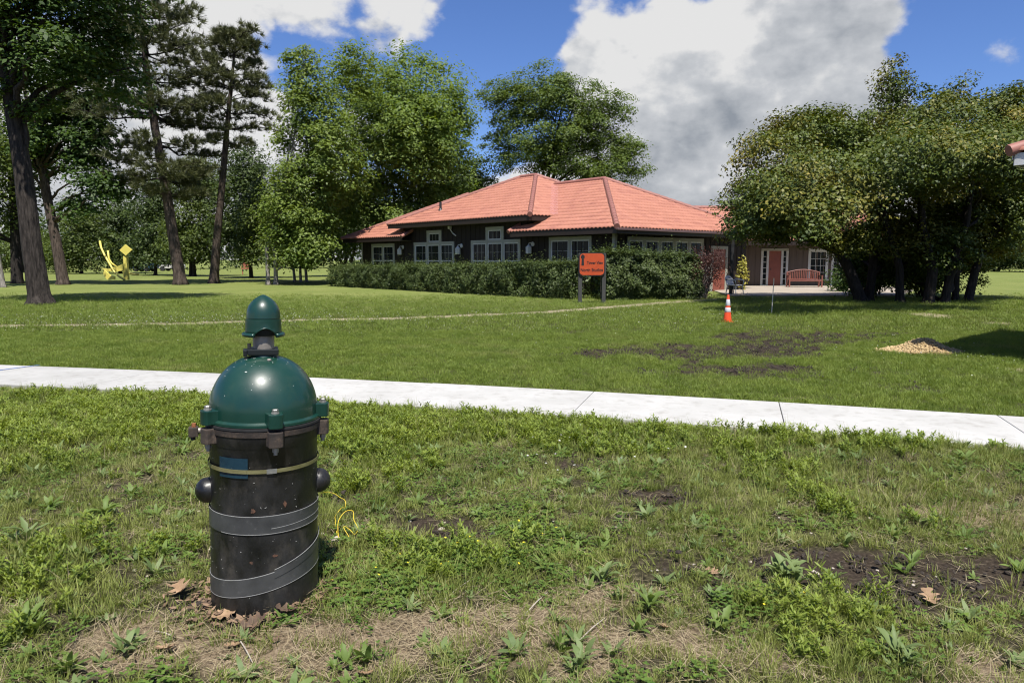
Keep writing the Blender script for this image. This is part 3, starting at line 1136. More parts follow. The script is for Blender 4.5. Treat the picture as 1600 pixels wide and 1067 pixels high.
def build_kiosk():
    """building whose roof corner reaches into the right edge of the picture"""
    r = empty('roofed_building', (7.34, 10.62, 0), H_RZ)
    tag(r, 'corner of a red tiled roof with white fascia at the right edge', 'building')
    z0 = 3.13
    fs = [tile_face((0, 0), (1, 0), (0, 1), z0, 1.6, lambda t: t, lambda t: 3.4 - t, pitch=.45, wave=.26, amp=.045, lift=.05, sub=10),
          tile_face((0, 5.2), (0, -1), (1, 0), z0, 1.6, lambda t: t, lambda t: 5.2 - t, pitch=.45, wave=.26, amp=.045, lift=.05, sub=10),
          tile_face((3.4, 0), (0, 1), (-1, 0), z0, 1.6, lambda t: t, lambda t: 5.2 - t, pitch=.45),
          tile_face((3.4, 5.2), (-1, 0), (0, -1), z0, 1.6, lambda t: t, lambda t: 3.4 - t, pitch=.45)]
    ro = join_faces('roof', fs, M['roof'], r)
    zt = z0 + .45 * 1.6 + .07
    for a in ((0, 0, z0 + .06), (0, 5.2, z0 + .06), (3.4, 0, z0 + .06), (3.4, 5.2, z0 + .06)):
        b = (min(max(a[0], 1.6), 1.8), min(max(a[1], 1.6), 3.6), zt)
        cap_line(ro, a, b, r=.085)
    cap_line(ro, (1.7, 1.6, zt), (1.7, 3.6, zt), r=.085)
    f = MB()
    f.box((.05, .03, z0 - .16), (3.35, .07, z0 + .015))
    f.box((.03, .075, z0 - .16), (.07, 5.15, z0 + .015))
    f.box((.02, .02, z0 - .075), (.029, 5.15, z0 - .02))
    f.build('fascia', M['white'], r)
    s = MB()
    s.box((.075, .075, z0 - .13), (3.3, 5.1, z0 - .10))
    s.build('soffit', M['trim'], r)
    MB().box((.55, .55, -.1), (2.9, 4.7, z0 - .13)).build('wall', M['brown'], r)
    window(r, 'front', .9, 2.5, .9, 2.3, 2, wall=.55, rail=1.6)


build_kiosk()

# ------------------------------------------------------------------ foliage


def leaf_mesh(name, C, nrm, L_, W_, rng, tip=None, fold=0.0):
    """N kite-shaped leaves at C facing nrm"""
    N = len(C)
    a = rng.normal(size=(N, 3))
    if tip is not None:
        a = a * 0.5 + tip
    nrm = nrm / np.linalg.norm(nrm, axis=1, keepdims=True)
    t = a - nrm * np.sum(a * nrm, axis=1, keepdims=True)
    t /= np.linalg.norm(t, axis=1, keepdims=True) + 1e-9
    b = np.cross(nrm, t)
    Ls = (L_ * rng.uniform(.5, 1.4, (N, 1)))
    Ws = Ls * (W_ / L_)
    p0 = C - t * Ls * .5
    p2 = C + t * Ls * .5 - nrm * Ls * .12
    pm = C - t * Ls * .06 + nrm * Ls * fold
    p1, p3 = pm + b * Ws * .5, pm - b * Ws * .5
    V = np.stack([p0, p1, p2, p3], 1).reshape(-1, 3)
    Q = np.arange(N * 4).reshape(N, 4)
    return quads(name, V, Q)


def crown_leaves(ells, ncl, per, cr, seed, shell=0.55, flat=0.6, low=None, helio=.45):
    """cluster centres inside ellipsoids, then leaves round each centre"""
    rng = np.random.RandomState(seed)
    vol = np.array([e[3] * e[4] * e[5] for e in ells]) ** 0.8
    pick = rng.choice(len(ells), ncl, p=vol / vol.sum())
    E_ = np.array(ells)[pick]
    d = rng.normal(size=(ncl, 3))
    d /= np.linalg.norm(d, axis=1, keepdims=True)
    rr = (shell + (1 - shell) * rng.rand(ncl, 1)) * np.where(rng.rand(ncl, 1) < .22, rng.rand(ncl, 1), 1.0)
    ctr = E_[:, :3] + d * rr * E_[:, 3:6]
    if low is not None:
        ctr = ctr[ctr[:, 2] > low]
    n = len(ctr)
    cnt = np.clip((per * rng.uniform(.4, 1.6, n)).astype(int), 6, None)
    idx = np.repeat(np.arange(n), cnt)
    size = cr * rng.uniform(.6, 1.4, n)
    off = rng.normal(size=(len(idx), 3))
    off /= np.linalg.norm(off, axis=1, keepdims=True)
    off *= (rng.rand(len(idx), 1) ** .45) * size[idx][:, None]
    off[:, 2] *= flat
    # droop to the outside like a bough
    out = ctr[idx] - np.mean(ctr, axis=0)
    out[:, 2] = 0
    out /= np.linalg.norm(out, axis=1, keepdims=True) + 1e-6
    off[:, 2] -= 0.25 * np.sum(off[:, :2] * out[:, :2], axis=1)
    C = ctr[idx] + off
    nrm = off / (np.linalg.norm(off, axis=1, keepdims=True) + 1e-6) * .60 + np.array([0, 0, .75]) + out * .30 + np.array(SUN_DIR) * helio + rng.normal(size=C.shape) * .45
    return ctr, C, nrm, rng


def limb(mb, p0, p1, r0, r1, rng, wig=0.06, n=6, seg=7, rise=0.0):
    p0, p1 = Vector(p0), Vector(p1)
    L_ = (p1 - p0).length
    pts, rs = [], []
    for i in range(n + 1):
        t = i / n
        p = p0.lerp(p1, t)
        if 0 < i < n:
            p += Vector((rng.gauss(0, 1), rng.gauss(0, 1), rng.gauss(0, .6))) * wig * L_ * .5
        p.z += rise * L_ * math.sin(math.pi * t)
        pts.append(p)
        rs.append(r0 + (r1 - r0) * t)
    mb.tube(pts, rs, seg, rng=rng, jitter=.06)
    return pts


def trunk_mesh(path, rs, seg=14, rng=None, flare=1.5, jitter=.05):
    """tapered trunk along a path with root flare"""
    pts, rr = [], []
    n = 18
    P_ = [Vector(p) for p in path]
    for i in range(n + 1):
        t = i / n * (len(P_) - 1)
        k = min(int(t), len(P_) - 2)
        f = t - k
        p = P_[k].lerp(P_[k + 1], f)
        r = rs[k] + (rs[k + 1] - rs[k]) * f
        pts.append(p)
        rr.append(r)
    pts.insert(1, pts[0].lerp(pts[1], .25))
    rr.insert(1, rr[0] * 1.0)
    pts.insert(2, pts[0].lerp(pts[2], .55))
    rr.insert(2, rr[2] * 1.0)
    base = rr[3]
    rr[0] = base * flare * 1.12
    rr[1] = base * (1 + (flare - 1) * .65)
    rr[2] = base * (1 + (flare - 1) * .25)
    pts[0] = pts[0] - Vector((0, 0, .15))
    seg = 36
    mb = MB()
    mb.tube(pts, rr, seg)
    # furrowed bark: long ridges that wander up the trunk, plus a few swellings
    ph = [rng.uniform(0, 6.28) for _ in range(6)]
    for i, p in enumerate(pts):
        for k in range(seg):
            a = 2 * math.pi * k / seg
            w = .030 * math.sin(9 * a + ph[0] + i * .5) + .024 * math.sin(14 * a + ph[1] - i * .7) + .040 * math.sin(3 * a + ph[2] + i * .35) + rng.uniform(-.03, .03)
            root = (.20 if i == 0 else .10 if i == 1 else .03 if i == 2 else 0) * math.sin(5 * a + ph[3])
            v = Vector(mb.v[i * seg + k])
            mb.v[i * seg + k] = tuple(p + (v - p) * (1 + w + root))
    return mb


def tree(name, label, base, trunks, ells, ncl, per, cr, leaf, lmat, bmat, seed, group=None, shell=.55, flat=.6, low=None, cat='tree', nlimb=26, flare=1.5, lr=.09, fold=.08, helio=.45):
    """trunks: list of (path, radii); ells: crown ellipsoids (x,y,z,rx,ry,rz), all in world space"""
    base = Vector(base)
    r = empty(name, base)
    tag(r, label, cat, group)
    rng = random.Random(seed)
    ctr, C, nrm, nr = crown_leaves(ells, ncl, per, cr, seed, shell, flat, low, helio)
    for path, rs in trunks:
        mb = trunk_mesh([Vector(p) - base for p in path], rs, rng=rng, flare=flare)
        mb.build('trunk', bmat, r, smooth=True)
    br = MB()
    tops = []
    for path, rs in trunks:
        P_ = [Vector(p) for p in path]
        for k in range(len(P_) - 1):
            for f in np.linspace(0, 1, 6):
                q = P_[k].lerp(P_[k + 1], f)
                tops.append((q, rs[k] + (rs[k + 1] - rs[k]) * f))
    order = nr.permutation(len(ctr))[:nlimb]
    for i in order:
        c = Vector(ctr[i])
        best = min(tops, key=lambda q: (q[0] - c).length + (4.0 if q[0].z > c.z - .15 * (c - base).length else 0))
        r0 = min(best[1] * .55, lr)
        limb(br, best[0] - base, c - base, r0, r0 * .18, rng, rise=.06)
    if br.v:
        br.build('branches', bmat, r, smooth=True)
    me = leaf_mesh('crown', C - np.array(base), nrm, leaf, leaf * .62, nr, fold=fold)
    link('crown', me, lmat, r)
    return r


def E_(px, py, Y, rx, ry, rd=None):
    """crown ellipsoid from its outline in the photograph and its distance"""
    c = at(px, py, Y)
    k = Y / FOC
    return (c.x, c.y, c.z, rx * k, (rd if rd else rx) * k, ry * k)


LM = {
    'birch': leafmat('birch_leaf_mat', (0.080, 0.134, 0.021), (0.192, 0.252, 0.048), trans=.42, nscale=.5),
    'poplar': leafmat('poplar_leaf_mat', (0.078, 0.136, 0.021), (0.188, 0.255, 0.048), trans=.42, nscale=.5),
    'locust': leafmat('locust_leaf_mat', (0.050, 0.092, 0.015), (0.130, 0.178, 0.029), trans=.36, nscale=.5),
    'maple': leafmat('maple_leaf_mat', (0.024, 0.056, 0.012), (0.080, 0.135, 0.022), trans=.34, nscale=.9),
    'far': leafmat('far_leaf_mat', (0.042, 0.072, 0.015), (0.125, 0.165, 0.032), trans=.36, nscale=.35),
    'wood': leafmat('wood_leaf_mat', (0.024, 0.046, 0.012), (0.082, 0.118, 0.024), trans=.30, nscale=.35),
    'amur': leafmat('amur_leaf_mat', (0.024, 0.050, 0.008), (0.116, 0.148, 0.018), trans=.18, nscale=.8, accent=(0.25, 0.19, 0.028), acc=(.46, .66), ascale=.42),
    'pine': leafmat('pine_needle_mat', (0.036, 0.046, 0.016), (0.130, 0.140, 0.052), trans=.12, nscale=.7, rough=.6),
    'hedge': leafmat('hedge_leaf_mat', (0.026, 0.046, 0.012), (0.100, 0.134, 0.034), trans=.20, nscale=1.5),
    'purple': leafmat('purple_leaf_mat', (0.035, 0.016, 0.014), (0.11, 0.045, 0.032), trans=.25, nscale=1.5),
    'yellow': leafmat('sunlit_leaf_mat', (0.30, 0.30, 0.05), (0.55, 0.52, 0.14), trans=.3),  # bright yellow stands in for sunshine falling on the foliage
}


def simple_tree(name, label, px, py, Y, ells, ncl, per, cr, leaf, lm, bm, seed, tr=.18, stems=1, lean=0.0, group=None, **kw):
    b = G(px, py)
    b = Vector((at(px, py, Y).x, Y, 0))
    top = max(ells, key=lambda e: e[2] + e[5])
    rng = random.Random(seed + 5)
    tr_l = []
    for s in range(stems):
        tx = np.mean([e[0] for e in ells]) + (rng.uniform(-1, 1) * top[3] * .6 if stems > 1 else 0)
        zt = top[2] + top[5] * .5
        b2 = b + Vector(((s - (stems - 1) / 2) * .45, rng.uniform(-.3, .3), 0))
        mid = b2.lerp(Vector((tx, Y, zt)), .45) + Vector((lean + rng.uniform(-.3, .3), 0, 0))
        tr_l.append(([b2, b2 + Vector((rng.uniform(-.1, .1), 0, zt * .15)), mid, Vector((tx, Y, zt))], [tr, tr * .85, tr * .55, tr * .1]))
    return tree(name, label, b, tr_l, ells, ncl, per, cr, leaf, LM[lm], M[bm], seed, group, **kw)


# ---- tall trees behind the house
simple_tree('birch_tree', 'tall light green birch just left of the house, thin twin stems', 425, 445, 44.4,
            [E_(480, 150, 45, 45, 75), E_(500, 250, 45, 70, 90), E_(470, 330, 45, 60, 70), E_(555, 110, 46, 32, 50), E_(465, 380, 44, 50, 40)], 470, 105, .95, .19, 'birch', 'bark_birch', 11, tr=.13, stems=2)
simple_tree('poplar_tree', 'broad light green poplar rising behind the left end of the roof', 640, 440, 52,
            [E_(650, 160, 52, 85, 85), E_(610, 240, 52, 95, 90), E_(690, 250, 52, 60, 75), E_(580, 330, 51, 90, 70), E_(700, 200, 52, 45, 60), E_(560, 150, 52, 45, 75), E_(680, 320, 52, 60, 40), E_(640, 210, 49, 80, 80)], 900, 110, 1.1, .21, 'poplar', 'bark', 12, tr=.24, stems=2)
simple_tree('birch_tree', 'leafy young birch with low boughs between pine and hedge end', 470, 441, 50,
            [E_(430, 330, 50, 45, 60), E_(480, 375, 49, 45, 50), E_(400, 360, 50, 40, 60), E_(450, 390, 48, 50, 30)], 240, 90, .95, .18, 'far', 'bark_birch', 13, tr=.10, stems=3)
simple_tree('locust_tree', 'dark green locust with feathery crown behind the roof peak', 830, 430, 60,
            [E_(805, 160, 60, 58, 60), E_(870, 150, 60, 60, 55), E_(930, 180, 60, 60, 50), E_(975, 235, 60, 40, 38), E_(870, 230, 61, 100, 50), E_(780, 230, 60, 35, 50), E_(990, 268, 60, 32, 16), E_(930, 270, 60, 70, 30)],
            820, 95, 1.0, .19, 'locust', 'bark_dark', 14, tr=.22, stems=3, flat=.46, shell=.32, lr=.12, nlimb=60)
# ---- multi-stemmed trees on the right
amb = G(1345, 471)
tree('amur_maple_tree', 'spreading multi-stem maple over the patio, yellowish leaves, leftmost of the dark trunks', amb,
     [([amb, amb + Vector((-.5, 0, 1.2)), amb + Vector((-1.3, .2, 2.6)), amb + Vector((-2.2, .3, 5.0))], [.22, .19, .15, .04]),
      ([amb + Vector((.4, .2, 0)), amb + Vector((.5, .2, 1.6)), amb + Vector((.3, .2, 3.2)), amb + Vector((.6, .4, 5.8))], [.16, .14, .11, .03])],
     [E_(1215, 265, 25, 80, 75), E_(1290, 240, 26, 90, 70), E_(1180, 320, 24.5, 60, 50), E_(1265, 325, 20, 85, 45), E_(1235, 290, 20.5, 75, 50), E_(1180, 335, 21, 55, 35), E_(1275, 300, 22.5, 80, 50), E_(1320, 290, 20.5, 60, 50), E_(1250, 172, 27, 8, 16), E_(1330, 165, 27.5, 8, 18), E_(1290, 178, 27, 22, 12), E_(1372, 165, 27, 14, 14), E_(1330, 210, 28, 70, 50), E_(1340, 300, 27, 70, 70), E_(1250, 205, 28, 55, 35), E_(1190, 355, 26, 60, 26), E_(1275, 362, 26, 60, 28), E_(1370, 380, 30, 70, 45), E_(1230, 360, 27.5, 70, 28), E_(1340, 370, 25.5, 40, 30)],
     760, 145, .58, .108, LM['amur'], M['bark_dark'], 21, group='dark multi-stem maples beside the patio', helio=.12, low=1.75)
amb = G(1450, 474)
tree('amur_maple_tree', 'tallest multi-stem maple with a leafy shoot standing above its crown', amb,
     [([amb, amb + Vector((.1, 0, 1.2)), amb + Vector((-.3, .2, 2.8)), amb + Vector((-.6, .3, 6.2))], [.19, .17, .14, .04]),
      ([amb + Vector((-.8, .4, 0)), amb + Vector((-.9, .4, 1.3)), amb + Vector((-1.5, .5, 3)), amb + Vector((-2.0, .5, 5.8))], [.15, .13, .11, .03]),
      ([amb + Vector((.65, .1, 0)), amb + Vector((.8, 0, 1.5)), amb + Vector((1.2, 0, 3)), amb + Vector((1.5, .2, 6))], [.15, .13, .11, .03])],
     [E_(1400, 220, 26, 75, 60), E_(1470, 210, 25, 80, 65), E_(1420, 250, 20.5, 85, 40), E_(1500, 250, 20.5, 75, 40), E_(1460, 235, 23, 90, 45), E_(1425, 315, 27.5, 90, 55), E_(1500, 315, 27.5, 80, 55), E_(1440, 270, 24.5, 80, 45), E_(1394, 140, 27.5, 15, 30), E_(1396, 125, 27.5, 13, 26), E_(1404, 112, 27.5, 12, 18), E_(1390, 150, 27.5, 18, 22), E_(1440, 180, 27, 60, 40), E_(1410, 370, 27, 80, 40), E_(1480, 370, 29, 80, 45), E_(1395, 110, 27.5, 10, 24), E_(1400, 405, 30, 80, 40), E_(1470, 390, 26, 60, 35), E_(1380, 420, 29, 45, 38), E_(1440, 425, 29.5, 50, 38), E_(1500, 415, 29, 40, 40)],
     760, 145, .58, .108, LM['amur'], M['bark_dark'], 22, group='dark multi-stem maples beside the patio', helio=.12, low=.35)
amb = G(1512, 471)
tree('amur_maple_tree', 'multi-stem maple nearest the right edge, trunk forked in a vee', amb,
     [([amb, amb + Vector((.2, 0, 1.2)), amb + Vector((.9, .2, 2.6)), amb + Vector((2.0, .3, 5.5))], [.16, .14, .12, .03]),
      ([amb + Vector((-.35, .2, 0)), amb + Vector((-.4, .2, 1.5)), amb + Vector((-.1, .2, 3)), amb + Vector((.4, .4, 6))], [.12, .11, .09, .03])],
     [E_(1560, 215, 26.5, 65, 60), E_(1540, 245, 21, 75, 42), E_(1600, 255, 21, 60, 42), E_(1580, 235, 24, 80, 45), E_(1540, 315, 28, 80, 50), E_(1500, 140, 27, 9, 24), E_(1545, 150, 27, 8, 22), E_(1592, 140, 27.5, 9, 26), E_(1570, 160, 27, 30, 18), E_(1620, 220, 28, 80, 70), E_(1600, 300, 27.5, 80, 60), E_(1500, 165, 28, 40, 35), E_(1590, 160, 28, 35, 35), E_(1590, 350, 28, 60, 35), E_(1560, 365, 27, 70, 35), E_(1540, 385, 30, 60, 35)],
     720, 145, .58, .108, LM['amur'], M['bark_dark'], 23, group='dark multi-stem maples beside the patio', helio=.12, low=1.6)

# ---- big leaning tree on the left and its neighbours
b1 = G(64, 476)
Yb = b1.y
p_ = [b1, at(52, 400, Yb), at(38, 280, Yb), at(12, 120, Yb), at(-10, -60, Yb - .5)]
tree('maple_tree', 'big leaning maple with thick ridged trunk nearest on the left', b1, [(p_, [.35, .315, .28, .23, .09])],
     [E_(-60, 10, Yb, 120, 90), E_(60, 0, Yb - 1, 90, 75), E_(150, 20, Yb, 70, 55), E_(100, 90, Yb - 1, 70, 40), E_(170, 90, Yb + 1, 55, 45), E_(40, 130, Yb, 60, 45), E_(190, 135, Yb + 1, 45, 28), E_(20, -110, Yb, 150, 90), E_(150, -90, Yb, 130, 80)],
     400, 105, .72, .17, LM['maple'], M['bark'], 31, low=4.4, flare=1.45, nlimb=40, lr=.14)
b2 = G(99, 445)
Yb = b2.y
p_ = [b2, at(88, 380, Yb), at(72, 300, Yb), at(58, 210, Yb), at(60, 120, Yb)]
tree('oak_tree', 'slim leaning oak with light grey trunk right beside the big leaning maple', b2, [(p_, [.33, .29, .25, .19, .08]), ([at(58, 210, Yb), at(52, 190, Yb), at(40, 150, Yb), at(30, 100, Yb)], [.16, .14, .1, .05])],
     [E_(130, 240, Yb, 55, 40), E_(160, 290, Yb - 1, 45, 32), E_(90, 180, Yb, 60, 45), E_(120, 120, Yb, 60, 50), E_(150, 200, Yb, 40, 32), E_(50, 240, Yb, 50, 40), E_(115, 320, Yb, 30, 20)],
     230, 90, 1.0, .26, LM['maple'], M['bark_pine'], 32, low=4.5, flare=1.25, nlimb=40)
b3 = G(27, 443)
Yb = b3.y
tree('pine_tree', 'dark trunk with low drooping crown at the left edge behind the maple', b3, [([b3, at(24, 340, Yb), at(16, 240, Yb)], [.34, .3, .2])],
     [E_(10, 260, Yb, 60, 60), E_(-30, 330, Yb, 60, 50), E_(30, 180, Yb, 50, 50), E_(35, 340, Yb, 30, 24)], 170, 90, 1.1, .22, LM['far'], M['bark_dark'], 33, flare=1.2, low=3.0)
b4 = G(5, 449)
tree('young_tree', 'thin pale trunk at the very left edge', b4, [([b4, b4 + Vector((-.2, 0, 2)), b4 + Vector((-.6, .2, 5)), b4 + Vector((-1.0, .2, 8))], [.15, .13, .1, .03])],
     [(b4.x - 1.6, b4.y + .5, 7.5, 2.2, 2.0, 2.2)], 60, 80, .8, .2, LM['far'], M['bark_birch'], 34, flare=1.2)


def needle_mesh(name, tips, dirs, per, L_, W_, rng):
    """pine tufts: bundles of slim needles fanning out from each twig end"""
    N = len(tips) * per
    idx = np.repeat(np.arange(len(tips)), per)
    d = dirs[idx] * .70 + rng.normal(size=(N, 3)) * .60
    d /= np.linalg.norm(d, axis=1, keepdims=True)
    Ls = L_ * rng.uniform(.7, 1.2, (N, 1))
    side = np.cross(d, rng.normal(size=(N, 3)))
    side /= np.linalg.norm(side, axis=1, keepdims=True)
    base = tips[idx] + rng.normal(size=(N, 3)) * .03
    V = np.stack([base - side * W_ * .5, base + side * W_ * .5, base + d * Ls], 1).reshape(-1, 3)
    return quads(name, V, np.arange(N * 3).reshape(N, 3), 3)


def pine(name, label, base, path, rs, tiers, seed, group=None, per=22, L_=.30, spread=.55, tuft=26, rise=.10):
    """tiers: (z, branch length, number, direction bias x)"""
    base = Vector(base)
    r = empty(name, base)
    tag(r, label, 'tree', group)
    rng = random.Random(seed)
    nr = np.random.RandomState(seed)
    trunk_mesh([Vector(p) - base for p in path], rs, rng=rng, flare=1.25).build('trunk', M['bark_pine'], r, smooth=True)
    P_ = [Vector(p) for p in path]

    def on(z):
        for a, b in zip(P_[:-1], P_[1:]):
            if a.z <= z <= b.z:
                return a.lerp(b, (z - a.z) / (b.z - a.z))
        return P_[-1]
    br = MB()
    tips, dirs = [], []
    for z, ln, num, bias in tiers:
        a0 = rng.uniform(0, 6.3)
        for k in range(num):
            an = a0 + 2 * math.pi * k / num + rng.uniform(-.35, .35)
            l = ln * rng.uniform(.6, 1.15) * (1 + bias * math.cos(an))
            p0 = on(z + rng.uniform(-.25, .25))
            d = Vector((math.cos(an), math.sin(an), 0))
            p1 = p0 + d * l + Vector((0, 0, l * rng.uniform(-.06, .16)))
            pts = limb(br, p0 - base, p1 - base, max(.03, .016 * l), .012, rng, wig=.05, n=6, seg=5, rise=-rise * .5)
            nt_ = int(tuft * l / ln * rng.uniform(.8, 1.2))
            for j in range(nt_):
                f = rng.uniform(.32, 1.0)
                q = p0.lerp(p1, f)
                side = Vector((-d.y, d.x, 0)) * rng.gauss(0, spread * (.35 + .5 * f) * min(1, l / 2.2))
                up = rng.uniform(-.10, .32)
                q = q + side + Vector((0, 0, up - rise * .5 * l * math.sin(math.pi * f)))
                tips.append(tuple(q - base))
                dd = d * .6 + side * .5 + Vector((0, 0, .55))
                dirs.append(tuple(dd.normalized()))
    br.build('branches', M['bark_dark'], r, smooth=True)
    me = needle_mesh('needles', np.array(tips), np.array(dirs), per, L_, .042, nr)
    link('crown', me, LM['pine'], r)
    return r


b5 = G(283, 445)
Yb = b5.y
p_ = [b5, at(272, 380, Yb), at(258, 290, Yb), at(242, 200, Yb), at(228, 100, Yb), at(215, -20, Yb), at(210, -110, Yb)]
zz = lambda py: at(0, py, Yb).z
pine('pine_tree', 'tall dark pine with layered boughs left of the slimmer pine', b5, p_, [.36, .31, .27, .23, .17, .09, .02],
     [(zz(300), 2.6, 4, .2), (zz(278), 4.0, 8, .05), (zz(255), 3.8, 6, .0), (zz(225), 4.3, 7, .0), (zz(180), 4.3, 8, -.1), (zz(160), 3.6, 6, 0), (zz(125), 4.2, 8, 0), (zz(90), 4.4, 8, 0), (zz(60), 4.1, 8, .05), (zz(30), 4.0, 8, 0), (zz(0), 3.6, 8, 0),
      (zz(-30), 3.0, 8, 0), (zz(-60), 2.2, 7, 0), (zz(-90), 1.3, 6, 0)], 41, per=26, tuft=36, L_=.40, spread=.80)
b6 = G(334, 443)
Yb = b6.y
p_ = [b6, at(338, 380, Yb), at(347, 290, Yb), at(354, 210, Yb), at(362, 130, Yb), at(368, 60, Yb)]
pine('pine_tree', 'slim pine with long bare trunk and rounded open crown', b6, p_, [.30, .25, .2, .16, .11, .03],
     [(zz(230), 1.7, 4, .3), (zz(205), 2.6, 5, .2), (zz(180), 2.9, 6, .1), (zz(160), 2.4, 6, 0), (zz(135), 2.6, 7, 0), (zz(112), 2.6, 7, 0), (zz(90), 2.4, 7, 0), (zz(70), 1.9, 7, 0), (zz(55), 1.1, 6, 0)], 42, per=26, tuft=26, L_=.38, spread=.62, rise=-.12)

# ---- trees at the far side of the lawn
FAR = [
    # px, base y, Y, [(px,py,rx,ry)], label, density
    (128, 428, 78, [(130, 365, 48, 45), (100, 392, 40, 36), (165, 388, 38, 36), (135, 400, 45, 25), (125, 335, 38, 32)], 'dark round tree behind the left side of the yellow sculpture', 170),
    (192, 428, 80, [(195, 365, 40, 42), (215, 395, 38, 28), (180, 395, 30, 28), (200, 402, 40, 20), (185, 338, 36, 34)], 'far green tree right behind the yellow sculpture', 150),
    (245, 430, 70, [(235, 335, 42, 45), (255, 378, 45, 42), (225, 392, 34, 26), (250, 400, 40, 20), (250, 305, 36, 36)], 'green tree showing left of the big pine trunk', 160),
    (300, 430, 66, [(305, 300, 40, 55), (320, 360, 42, 50), (285, 370, 40, 45), (310, 395, 45, 25), (330, 300, 36, 50)], 'bright green tree between the two pine trunks', 170),
    (392, 432, 60, [(385, 280, 48, 60), (410, 345, 50, 55), (370, 365, 42, 45), (390, 392, 45, 25)], 'tree just right of the slim bare pine trunk', 190),
    (545, 432, 66, [(535, 330, 50, 55), (500, 380, 45, 40), (580, 345, 40, 40)], 'dark tree close behind the left end of the house', 180),
    (40, 428, 86, [(40, 390, 50, 34), (75, 398, 42, 28), (10, 395, 40, 28)], 'low far tree behind the leaning maple trunk', 110),
    (1556, 430, 92, [(1560, 398, 38, 26), (1530, 408, 30, 20)], 'far tree on the right beyond the trunks, left one', 110),
    (1610, 431, 88, [(1610, 395, 42, 30), (1640, 400, 38, 26)], 'far tree at the right edge above the lawn', 110),
    (1480, 430, 95, [(1470, 395, 50, 28), (1430, 400, 50, 28)], 'far tree glimpsed between the dark maple trunks', 110),
    (715, 430, 64, [(735, 290, 40, 50), (700, 300, 40, 40)], 'shaded tree low behind the roof between poplar and locust', 120),
]
for i, (px, py, Y, el, lab, nc) in enumerate(FAR):
    simple_tree('leafy_tree', lab, px, py, Y, [E_(a, b, Y, c, d) for a, b, c, d in el], int(nc * 1.9), 70, 1.2, .23, 'wood' if i % 3 else 'far', 'bark_dark', 60 + i, tr=.17,
                stems=1 + i % 2, group='trees along the far side of the lawn', nlimb=18, shell=.3, helio=.1)

# a wood closing the view far behind everything
rngf = np.random.RandomState(99)
fw = []
for k in range(90):
    x = -130 + 260 * (k + rngf.rand()) / 90
    fw.append((x, 112 + 25 * rngf.rand(), 3.6 + 1.6 * rngf.rand(), 4.0, 4.0, 4.2 + 2.4 * rngf.rand()))
ctr, C, nrm, nr = crown_leaves(fw, 2400, 26, 2.0, 5, shell=.2)
tag(link('distant_wood', leaf_mesh('distant_wood', C, nrm, .62, .5, nr), LM['wood']), 'distant belt of green woodland behind the lawn', 'wood', kind='stuff')

# ------------------------------------------------------------------ hedges and shrubs


